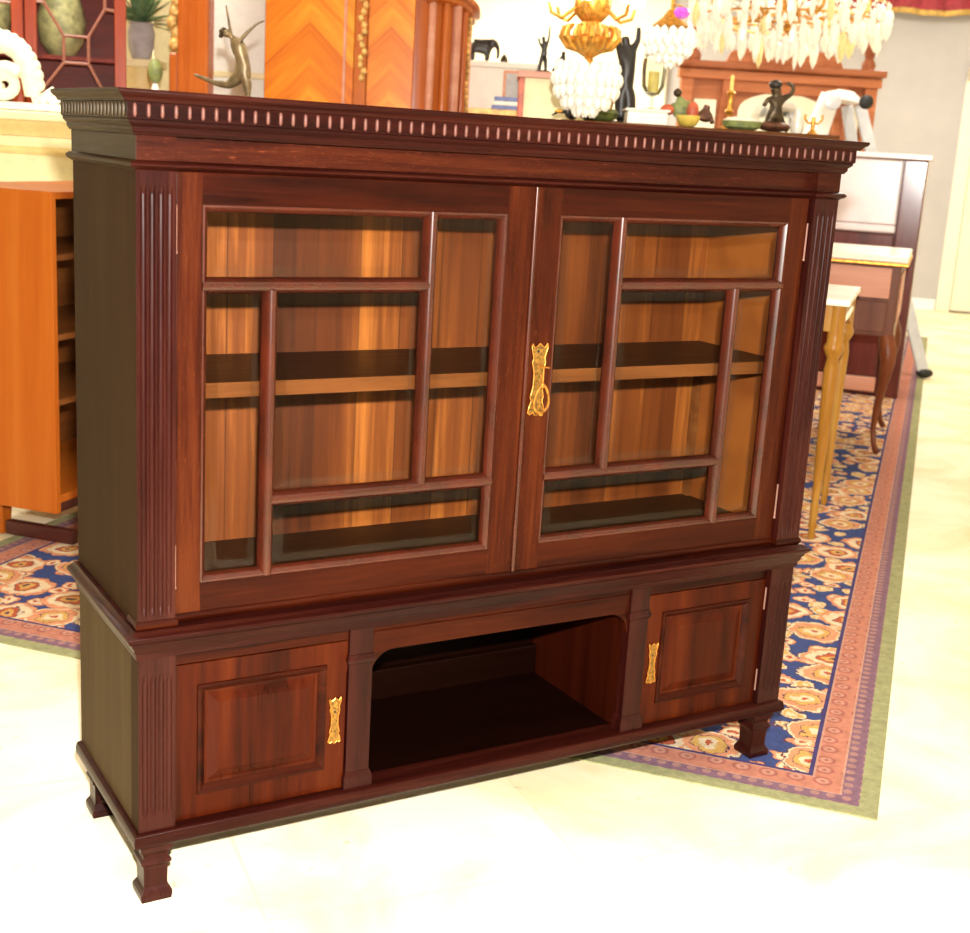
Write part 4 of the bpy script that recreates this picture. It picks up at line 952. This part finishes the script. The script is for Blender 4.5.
cb = thing('cherub_statue', 'reddish bronze cherub statue with one arm curled over its head', 'statue', aisle(1.105, 5.62, KZ), A_ROT)
J = [(-.01, 0, .085, .028), (-.008, 0, .12, .026), (-.012, 0, .145, .014), (-.016, 0, .165, .025), (-.016, 0, .18, .024), (.012, 0, .05, .02), (.035, 0, .02, .014), (.05, -.01, .006, .01), (-.03, 0, .05, .02), (-.045, -.005, .015, .014), (.02, 0, .135, .013), (.05, 0, .155, .010), (.055, 0, .185, .009), (.025, 0, .2, .008), (-.045, 0, .13, .012), (-.06, 0, .10, .010)]
skin_mesh('figure', J, [(0, 1), (1, 2), (2, 3), (3, 4), (0, 5), (5, 6), (6, 7), (0, 8), (8, 9), (1, 10), (10, 11), (11, 12), (12, 13), (1, 14), (14, 15)], 'bronze', cb)
MB().ball((-.018, .004, .188), .028, .027, .02).build('hair', 'ebony', cb, True)
MB().ball((-.01, .0, .0235), .07, .05, .022).build('rocky_base', 'bronzered', cb, True)
for k, (s, d, zz) in enumerate(((1.20, 5.66, .05), (1.255, 5.62, .05))):
    c = thing('candelabrum' if k else 'small_vase', ['small white vase right of the bronze cherub', 'small gilded candelabrum left of the stepladder rails'][k], ['vase', 'candelabrum'][k], aisle(s, d, KZ), A_ROT)
    if k == 0: MB().lathe([(.018, 0), (.026, .04), (.016, .08), (.02, .1)]).build('body', 'ceramic', c, True)
    else:
        MB().lathe([(.026, 0), (.008, .02), (.008, .07)]).build('stem', 'gilt', c, True)
        for sx in (-1, 1): MB().tube([(0, 0, .05), (sx * .02, 0, .045), (sx * .035, 0, .06), (sx * .035, 0, .08)], .005, 8).build('arm', 'gilt', c, True)

# --- hall stand with mirrors against the far part of the shop
hs = thing('mirrored_sideboard', 'carved warm oak sideboard with three mirrors in its tall back, behind the crystal chandelier', 'sideboard', aisle(1.93, 9.6), A_ROT)
hw = .70
MB().box(-hw, hw, -.0, .5, .08, .95).build('cupboard_base', 'oak', hs, bevel=.006)
MB().box(-hw - .03, hw + .03, -.03, .5, .95, .99).build('base_top', 'oakdark', hs, bevel=.008)
bd = MB(); bk_ = MB()
bk_.box(-hw, hw, .30, .34, .99, 1.95); bk_.build('back_panel', 'oak', hs)
for x in (-hw, -.40, .30 + .1, hw - .09): MB().box(x, x + .09, .24, .30, .99, 1.95).build('back_post', 'oak', hs, bevel=.006)
MB().box(-hw - .04, hw + .04, .18, .36, 1.93, 1.98).build('back_cornice', 'oakdark', hs, bevel=.012)
MB().box(-hw - .02, hw + .02, .22, .34, 1.86, 1.925).build('back_frieze', 'oak', hs, bevel=.004)
MB().box(-.33, .42, .25, .30, 1.78, 1.86).build('arch_rail', 'oak', hs, bevel=.004)
mb = MB(); mb.prism([(-.40, 1.98), (.44, 1.98), (.40, 2.06), (.2, 2.10), (.02, 2.16), (-.16, 2.10), (-.36, 2.06)], 'y', .24, .30); mb.build('crest', 'oak', hs, bevel=.008)
for x in (-.62, .62): MB().lathe([(.045, 1.98), (.05, 2.02), (.03, 2.06), (.045, 2.12), (.03, 2.2), (.008, 2.25)], (x, .27, 0)).build('finial', 'oakdark', hs, True)
mz0 = 1.1
pts = [(-.27, mz0), (.36, mz0), (.36, 1.66)] + [(.045 + .315 * math.cos(a), 1.66 + .13 * math.sin(a)) for a in [PI * i / 12 for i in range(1, 12)]] + [(-.27, 1.66)]
MB().prism(pts, 'y', .29, .2995).build('mirror_glass', 'mirror', hs)
for a, b in ((-.59, -.43), (.50, .60)): MB().box(a, b, .29, .2995, 1.15, 1.72).build('mirror_glass', 'mirror', hs)
for x in (-.36, .46): MB().lathe([(.03, .99), (.022, 1.05), (.03, 1.2), (.022, 1.5), (.035, 1.76), (.04, 1.78)], (x, .14, 0)).build('turned_column', 'oakdark', hs, True)
for i, x in enumerate((-.35, .35)):
    d = MB().box(x - .3, x + .3, -.016, -.001, .14, .9).build('cupboard_door', 'oakdark', hs, bevel=.005)
MB().box(-hw + .03, hw - .03, .03, .48, 0, .08).build('plinth', 'oakdark', hs)

# --- chandeliers
def drop_mesh(mat, s=1.0):
    m = MB().lathe([(.001, 0), (.010 * s, -.012 * s), (.013 * s, -.03 * s), (.009 * s, -.048 * s), (.001, -.06 * s)], seg=6)
    o = m.build('crystal_drop', mat); return o
def chandelier(label, loc, R, tiers, n, top, seed, nbulb, drop=1.4):
    c = thing('chandelier', label, 'chandelier', loc, A_ROT)
    MB().tube([(0, 0, top - .35), (0, 0, top)], .012, 8).lathe([(.012, top - .06), (.09, top - .02), (.09, top)]).build('chain_and_rose', 'gilt', c, True)
    MB().lathe([(.01, -.02), (.05, .02), (.03, .08), (.06, .16), (.025, .26), (.05, .36), (.02, .5), (.015, top - .3)]).build('stem', 'gilt', c, True)
    rr = random.Random(seed)
    for i in range(nbulb):
        a = 2 * PI * i / nbulb + .2; ca, sa = math.cos(a), math.sin(a)
        am = MB().tube([(ca * r_, sa * r_, z) for r_, z in ((.03, .16), (R * .3, .06), (R * .6, .03), (R * .85, .09), (R * .86, .15))], .009, 8)
        am.lathe([(.012, .15), (.035, .16), (.035, .168), (.014, .172)], (ca * R * .86, sa * R * .86, 0), 10)
        ao = am.build('arm', 'gilt', c, True)
        MB().lathe([(.011, .1725), (.012, .24), (.017, .265), (.012, .29), (.002, .315)], (ca * R * .86, sa * R * .86, 0), 10).build('bulb', 'bulb', ao, True)
    protos = {}
    k = 0
    for ti, (rad, z, cnt) in enumerate(tiers):
        hoop = [(rad * math.cos(2 * PI * i / 32), rad * math.sin(2 * PI * i / 32), z + .004) for i in range(32)]
        MB().tube(hoop, .006, 6, True).build('hoop', 'gilt', c, True)
        for i in range(cnt):
            a = 2 * PI * (i + rr.random() * .4) / cnt; mt = 'crystalwarm' if rr.random() < .12 else 'crystal'
            key = mt
            if key not in protos: o = drop_mesh(mt, drop * 1.12); protos[key] = o
            else:
                o = protos[key].copy(); COL.objects.link(o)
            o.parent = c; o.location = (rad * math.cos(a), rad * math.sin(a), z - .002 - rr.random() * .03); o.rotation_euler = (0, 0, a)
            sx = rr.uniform(.8, 1.4); o.scale = (sx, sx, rr.uniform(.9, 1.9))
    cl = MB()
    for i in range(150):
        a = rr.uniform(0, 2 * PI); rad = rr.choice([r_[0] for r_ in tiers]) * rr.uniform(.8, 1.03); z = tiers[rr.randrange(len(tiers))][1] + rr.uniform(.0, .12); k_ = rr.uniform(.7, 1.3)
        cl.lathe([(.001, 0), (.012 * k_, -.018 * k_), (.015 * k_, -.04 * k_), (.001, -.08 * k_)], (rad * math.cos(a), rad * math.sin(a), z), 6)
    co_ = cl.build('crystal_prisms', 'crystal', c); co_['kind'] = 'stuff'
    # bead swags between the hoops: nobody could count the beads
    sw = MB()
    for i in range(40):
        a = 2 * PI * i / 40
        for t in range(10):
            q = t / 9; r1, z1 = tiers[0][0], tiers[0][1]; r0, z0 = .05, .36
            r_ = r0 + (r1 - r0) * q; z = z0 + (z1 - z0) * q - .10 * math.sin(PI * q)
            sw.ball((r_ * math.cos(a), r_ * math.sin(a), z), .011, seg=6, rings=4)
    so = sw.build('bead_swags', 'crystal', c, True); so['kind'] = 'stuff'
    return c
chandelier('wide crystal chandelier with white drops hanging above the oak sideboard mirrors', aisle(1.46, 7.4, 2.0), .50,
           [(.51, .13, 36), (.46, .05, 30), (.34, -.0, 22), (.16, -.02, 10)], 0, RH - 2.0, 11, 8, 1.35)
# gilded basket chandelier with a crystal bowl
gc = thing('chandelier', 'gilded basket chandelier with a white crystal ball below, above the cream-fronted chest', 'chandelier', aisle(.285, 5.0, 1.641), A_ROT)
gc.scale = (.70, .70, .74)
tp_ = (RH - 1.641) / .74
MB().tube([(0, 0, .42), (0, 0, tp_)], .011, 8).lathe([(.012, tp_ - .06), (.08, tp_ - .02), (.08, tp_)]).build('chain_and_rose', 'gilt', gc, True)
MB().lathe([(.004, -.06), (.02, -.045), (.03, -.03), (.022, -.005), (.05, .01), (.10, .035), (.125, .065), (.12, .085), (.08, .10), (.05, .16), (.09, .2), (.1, .28), (.06, .36), (.02, .43)]).build('basket', 'gilt', gc, True)
rr = random.Random(2)
for i in range(12):
    a = 2 * PI * i / 12; ca, sa = math.cos(a), math.sin(a)
    MB().tube([(ca * r_, sa * r_, z) for r_, z in ((.05, .03), (.11, .05), (.145, .09), (.135, .13), (.105, .14))], [.016, .022, .02, .014, .008], 8).build('acanthus_leaf', 'gilt', gc, True)
for i in range(6):
    a = 2 * PI * i / 6 + .3; ca, sa = math.cos(a), math.sin(a)
    ao = MB().tube([(ca * r_, sa * r_, z) for r_, z in ((.09, .22), (.16, .17), (.22, .19), (.235, .24))], .009, 8).build('arm', 'gilt', gc, True)
    MB().lathe([(.03, .24), (.045, .25), (.05, .30), (.035, .335), (.004, .345)], (ca * .235, sa * .235, 0), 10).build('bulb', 'bulb', ao, True)
pr_ = None
for ti, (rad, z, cnt) in enumerate(((.15, -.02, 18), (.165, -.07, 20), (.15, -.125, 18), (.11, -.175, 14), (.05, -.21, 8))):
    for i in range(cnt):
        a = 2 * PI * i / cnt + ti
        if pr_ is None: o = drop_mesh('crystal', 1.3); pr_ = o
        else: o = pr_.copy(); COL.objects.link(o)
        o.parent = gc; o.location = (rad * math.cos(a), rad * math.sin(a), z); o.scale = (1.5, 1.5, 1)
MB().ball((0, 0, -.13), .135, .135, .10, 16, 10).build('crystal_bowl', 'crystal', gc, True)
# small side chandelier of white drops with a violet pendant, further right
wd = thing('chandelier', 'small white drop chandelier with a violet glass pendant, over the dark standing statue', 'chandelier', aisle(.594, 5.2, 1.728), A_ROT)
wd.scale = (.743, .743, .5)
tw = (RH - 1.728) / .5
MB().tube([(0, 0, .1), (0, 0, tw)], .01, 8).lathe([(.012, tw - .06), (.07, tw - .02), (.07, tw)]).build('chain_and_rose', 'gilt', wd, True)
MB().lathe([(.03, .0), (.06, .04), (.10, .1), (.05, .16), (.02, .22)]).build('crown', 'gilt', wd, True)
for ti, (rad, z, cnt) in enumerate(((.11, .10, 16), (.12, .04, 16), (.10, -.02, 14), (.06, -.08, 9), (.015, -.11, 3))):
    for i in range(cnt):
        a = 2 * PI * i / cnt + ti; o = pr_.copy(); COL.objects.link(o); o.parent = wd; o.location = (rad * math.cos(a), rad * math.sin(a), z); o.scale = (1.3, 1.3, 1.2)
MB().ball((0, 0, -.03), .08, .08, .10, 14, 8).build('crystal_bowl', 'crystal', wd, True)
MB().lathe([(.006, 0), (.03, -.012), (.042, -.04), (.03, -.075), (.004, -.09)], (.03, -.15, .225)).build('violet_pendant', 'violet', wd, True)
MB().tube([(0, 0, .24), (.0, -.08, .25), (.03, -.15, .225)], .006, 6).build('pendant_hook', 'gilt', wd, True)

# --- right-hand aisle: gilt console, commode, piano, stepladder (room aligned)
gt = thing('console_table', 'gilded console table with white marble top on slim tapering legs, right of the bookcase', 'table', (2.81, 1.30, 0), R_ROT)
gx0, gx1, gy0, gy1 = -.70, .02, -.02, .55
gzt = .845
tp2 = MB().box(gx0 - .02, gx1 + .02, gy0 - .02, gy1 + .02, gzt, gzt + .022).build('marble_top', 'marble', gt, bevel=.006)
for (a, b, c, d_) in ((gx0, gx1, gy0, gy0 + .025), (gx0, gx1, gy1 - .025, gy1)):
    mb = MB(); pts = [(a, gzt - .001), (b, gzt - .001), (b, gzt - .10)] + [(b - (b - a) * t, gzt - .10 + .035 * math.sin(PI * t)) for t in [i / 10 for i in range(1, 10)]] + [(a, gzt - .10)]
    mb.prism(pts, 'y', c, d_); mb.build('apron', 'giltwood', gt, bevel=.003)
mb = MB(); pts = [(gy0 + .03, gzt - .001), (gy1 - .03, gzt - .001), (gy1 - .03, gzt - .12)] + [(gy1 - .03 - (gy1 - gy0 - .06) * t, gzt - .12 + .05 * math.sin(PI * t)) for t in [i / 10 for i in range(1, 10)]] + [(gy0 + .03, gzt - .12)]
for xx in (gx0, gx1 - .025):
    m2 = MB(); m2.prism(pts, 'x', xx, xx + .025); m2.build('apron', 'giltwood', gt, bevel=.003)
mb = MB()
for i in range(9): mb.ball((gx1 + .003, gy0 + .12 + i * .04, gzt - .05), .006, .016, .014, 8, 6)
mb.build('rosette_carving', 'marble', gt, True)
for x, y in ((gx1 - .02, gy0 + .02), (gx0 + .02, gy0 + .02), (gx1 - .02, gy1 - .02), (gx0 + .02, gy1 - .02)):
    MB().lathe([(.010, .0045), (.014, .02), (.011, .04), (.017, .055), (.013, .07), (.015, .13), (.013, .14), (.021, .4), (.026, .62), (.020, .66), (.033, .685), (.036, .70), (.028, .715), (.028, .75), (.028, gzt - .001)], (x, y, 0), 12).build('leg', 'giltwood', gt, True)
cm = thing('commode', 'pinkish walnut commode with gilt-edged marble top on dark cabriole legs, behind the gilded console table', 'commode', (4.141, 2.275, 0), R_ROT)
cx0, cx1, cy0, cy1 = -.85, .02, -.02, .70
MB().box(cx0, cx1, cy0, cy1, .56, .885).build('body', 'commode', cm, bevel=.006)
MB().box(cx0 - .03, cx1 + .03, cy0 - .03, cy1 + .02, .885, .90).build('gilt_edge', 'gilt', cm, bevel=.004)
MB().box(cx0 - .025, cx1 + .025, cy0 - .025, cy1 + .015, .9005, .93).build('marble_top', 'marble', cm, bevel=.006)
for a, b in ((.58, .72), (.735, .875)):
    for xa, xb in ((cx0 + .04, cx0 + .42), (cx0 + .45, cx1 - .04)): MB().box(xa, xb, cy0 - .012, cy0 - .0005, a, b).build('drawer', 'pinkpanel' if a > .7 else 'commode', cm, bevel=.004)  # upper drawer fronts take a paler tone for the light on them
MB().box(cx1 + .0005, cx1 + .008, cy0 + .10, cy1 - .10, .62, .84).build('end_panel', 'pinkpanel', cm, bevel=.003)
mb = MB(); pts = [(cy0, .559), (cy1, .559), (cy1, .44), (cy1 - .12, .50), ((cy0 + cy1) / 2, .52), (cy0 + .12, .50), (cy0, .44)]
mb.prism(pts, 'x', cx1 - .03, cx1 - .002); mb.build('shaped_apron', 'cablegs', cm, bevel=.003)
for x, y, sx, sy in ((cx1 - .03, cy0 + .03, 1, -1), (cx0 + .03, cy0 + .03, -1, -1), (cx1 - .03, cy1 - .03, 1, 1), (cx0 + .03, cy1 - .03, -1, 1)):
    P = [(0, .56, .038), (.016, .50, .042), (.022, .44, .036), (.014, .34, .024), (-.002, .22, .017), (-.006, .12, .013), (.006, .05, .013), (.022, .02, .016), (.026, .0185, .014)]
    MB().tube([(x + sx * a, y + sy * a, z) for a, z, r in P], [r for a, z, r in P], 10).build('leg', 'cablegs', cm, True)
pn = thing('upright_piano', 'tall dark mahogany upright piano case with flash glare painted onto its front, behind the commode', 'piano', (5.45, 3.34, 0), R_ROT)
pz = 1.40
MB().box(-.95, 0, .03, .38, .0045, pz - .03).build('case', 'pianow', pn, bevel=.006)
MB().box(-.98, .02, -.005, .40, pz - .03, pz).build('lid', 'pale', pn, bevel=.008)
MB().box(-.13, 0, -.004, .0295, .0045, pz - .031).build('corner_stile', 'pianow', pn, bevel=.008)
MB().box(-.95, -.82, -.004, .0295, .0045, pz - .031).build('corner_stile', 'pianow', pn, bevel=.008)
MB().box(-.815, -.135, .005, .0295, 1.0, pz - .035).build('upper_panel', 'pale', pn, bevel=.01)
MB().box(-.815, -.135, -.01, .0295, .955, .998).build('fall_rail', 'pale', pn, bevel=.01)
MB().box(-.815, -.135, .004, .0295, .12, .95).build('lower_panel', 'pianow', pn, bevel=.01)
MB().box(-.815, -.135, -.006, .0295, .03, .115).build('bottom_rail', 'pinkpanel', pn, bevel=.006)
# stepladder
sl = thing('stepladder', 'white and grey stepladder with black rubber feet, behind the piano', 'ladder', aisle(0, 0), A_ROT)
def lbar(mbx, p, q, w=.045, t=.02):
    p, q = Vector(p), Vector(q); d = (q - p).normalized(); a = Vector((0, 1, 0)); b = d.cross(a).normalized(); a = b.cross(d)
    vs = []
    for c in (p, q):
        for i, j in ((-1, -1), (1, -1), (1, 1), (-1, 1)): vs.append(c + b * (i * w) + a * (j * t))
    mbx.add(vs, [(0, 1, 2, 3), (7, 6, 5, 4), (0, 4, 5, 1), (1, 5, 6, 2), (2, 6, 7, 3), (3, 7, 4, 0)])
r1t, r1b, r2t, r2b = (2.02, 8.75, 1.75), (1.42, 8.80, .03), (2.13, 9.0, 1.76), (1.75, 9.02, .03)
for nm, p, q, w2 in (('front_rail', r1t, r1b, .034), ('front_rail', r2t, r2b, .038)):
    m = MB(); lbar(m, p, q, w2); m.build(nm, 'white', sl, bevel=.004)
for i in range(1, 6):
    t = i * .155; a = [r1t[k] + (r1b[k] - r1t[k]) * t for k in range(3)]; b = [r2t[k] + (r2b[k] - r2t[k]) * t for k in range(3)]
    m = MB(); lbar(m, a, b, .016, .035); m.build('tread', 'white', sl, bevel=.003)
for p, q in (((2.26, 8.85, 1.70), (2.815, 8.6, .04)), ((2.24, 9.1, 1.70), (2.70, 9.2, .04))):
    m = MB(); lbar(m, p, q, .036); m.build('rear_rail', 'alum', sl, bevel=.004)
    f = MB().ball((q[0] + .01, q[1], .032), .058, .04, .032); f.build('rubber_foot', 'black', sl, True)
for q in (r1b, r2b): MB().ball((q[0], q[1], .032), .05, .04, .032).build('rubber_foot', 'black', sl, True)
m = MB(); m.prism([(2.06, 1.73), (2.26, 1.70), (2.25, 1.735), (2.20, 1.775), (2.10, 1.785)], 'y', 8.80, 9.12); m.build('top_cap', 'white', sl, bevel=.01)
m = MB(); m.lathe([(.038, 0), (.044, .01), (.044, .03), (.03, .04)], (0, 0, 0), 16); kn = m.build('knob', 'black', sl, True); kn.location = (2.255, 8.70, 1.71); kn.rotation_euler.x = PI / 2
m = MB(); m.lathe([(.05, 0), (.05, .02), (.03, .026)], (0, 0, 0), 16); kn = m.build('hinge_plate', 'alum', sl, True); kn.location = (2.05, 8.70, 1.70); kn.rotation_euler.x = PI / 2
# rose and gold drape along the far wall
dp_ = thing('window_drape', 'rose pink swag drape with gold fringe high on the grey far wall', 'drape', room(U1 - .12, -.35), R_ROT)
mb = MB(); N = 28; rows = []
for i in range(N + 1):
    t = i / N; x = -1.2 + 2.1 * t; sag = .05 * abs(math.sin(t * PI * 3)); y = .03 * math.sin(t * 60); rows.append([(x, y - .03, 3.2), (x, y - .055, 2.98), (x, y - .045, 2.80 - sag * .6), (x, y + .0, 2.80 - sag * .6), (x, y + .02, 3.2)])
vs = [p for r in rows for p in r]; fs = [(i * 5 + j, i * 5 + (j + 1) % 5, i * 5 + 5 + (j + 1) % 5, i * 5 + 5 + j) for i in range(N) for j in range(5)]
fs += [tuple(range(5)), tuple(N * 5 + j for j in range(5))]
mb.add(vs, fs); mb.build('swag', 'pinkdrape', dp_, True)
mb = MB(); mb.tube([(r[2][0], r[2][1] + .02, r[2][2] - .02) for r in rows], .03, 8); mb.build('fringe', 'golddrape', dp_, True)

for o in list(COL.objects):
    if o.parent is None and o.get('category') and o.type == 'EMPTY' and o.location.z == 0 and o.name != 'bookcase':
        p = o.location; pu, pv = p.dot(UU), p.dot(VV)
        if o.name.startswith(('bookcase_', 'armoire', 'display_counter', 'white_cabinet', 'side_table', 'panelled_chest', 'mirrored_sideboard', 'stepladder')) or (o.name.startswith('pedestal') and RV0 < pv < RV1): o.location.z = .0038
for o in list(COL.objects):
    if o.parent is None and o.get('category') and o.location.z > .5: o.location.z += .0042 if not o.name.startswith('chandelier') else 0
# ------------------------------------------------------------------ lights
def area(name, loc, size, power, col, target=None, sizey=None, shape='RECTANGLE'):
    l = bpy.data.lights.new(name, 'AREA'); l.shape = shape; l.size = size
    if sizey: l.size_y = sizey
    l.energy = power; l.color = col
    o = bpy.data.objects.new(name, l); COL.objects.link(o); o.location = loc
    if target is not None: o.rotation_euler = (Vector(target) - Vector(loc)).to_track_quat('-Z', 'Y').to_euler()
    return o
# the photographer's flash on the hot shoe
rm = cam.rotation_euler.to_matrix()
fl = CAM + rm @ Vector((.035, .17, 0.02))
area('camera_flash', fl, .05, 260, (1, .97, .90), CAM + rm @ Vector((-.02, -0.02, -3)), shape='DISK', sizey=.05)
# unseen fill lights below the ceiling, added to brighten the shop
for u, v, p in ((-1.2, -0.2, 10), (2.6, -1.9, 14), (2.6, 2.6, 72), (6.2, -1.2, 62), (6.2, 2.8, 125), (9.8, -1.0, 78), (9.8, 2.8, 170)):
    o = area('ceiling_fill', room(u, v, RH - .03), 1.2, p, (1, .94, .82), None, 0.6)
    o.rotation_euler.z = math.radians(41)
w = bpy.data.worlds.new('world'); S.world = w; w.use_nodes = True
w.node_tree.nodes['Background'].inputs[0].default_value = (0.9, 0.92, 1, 1); w.node_tree.nodes['Background'].inputs[1].default_value = 0.3
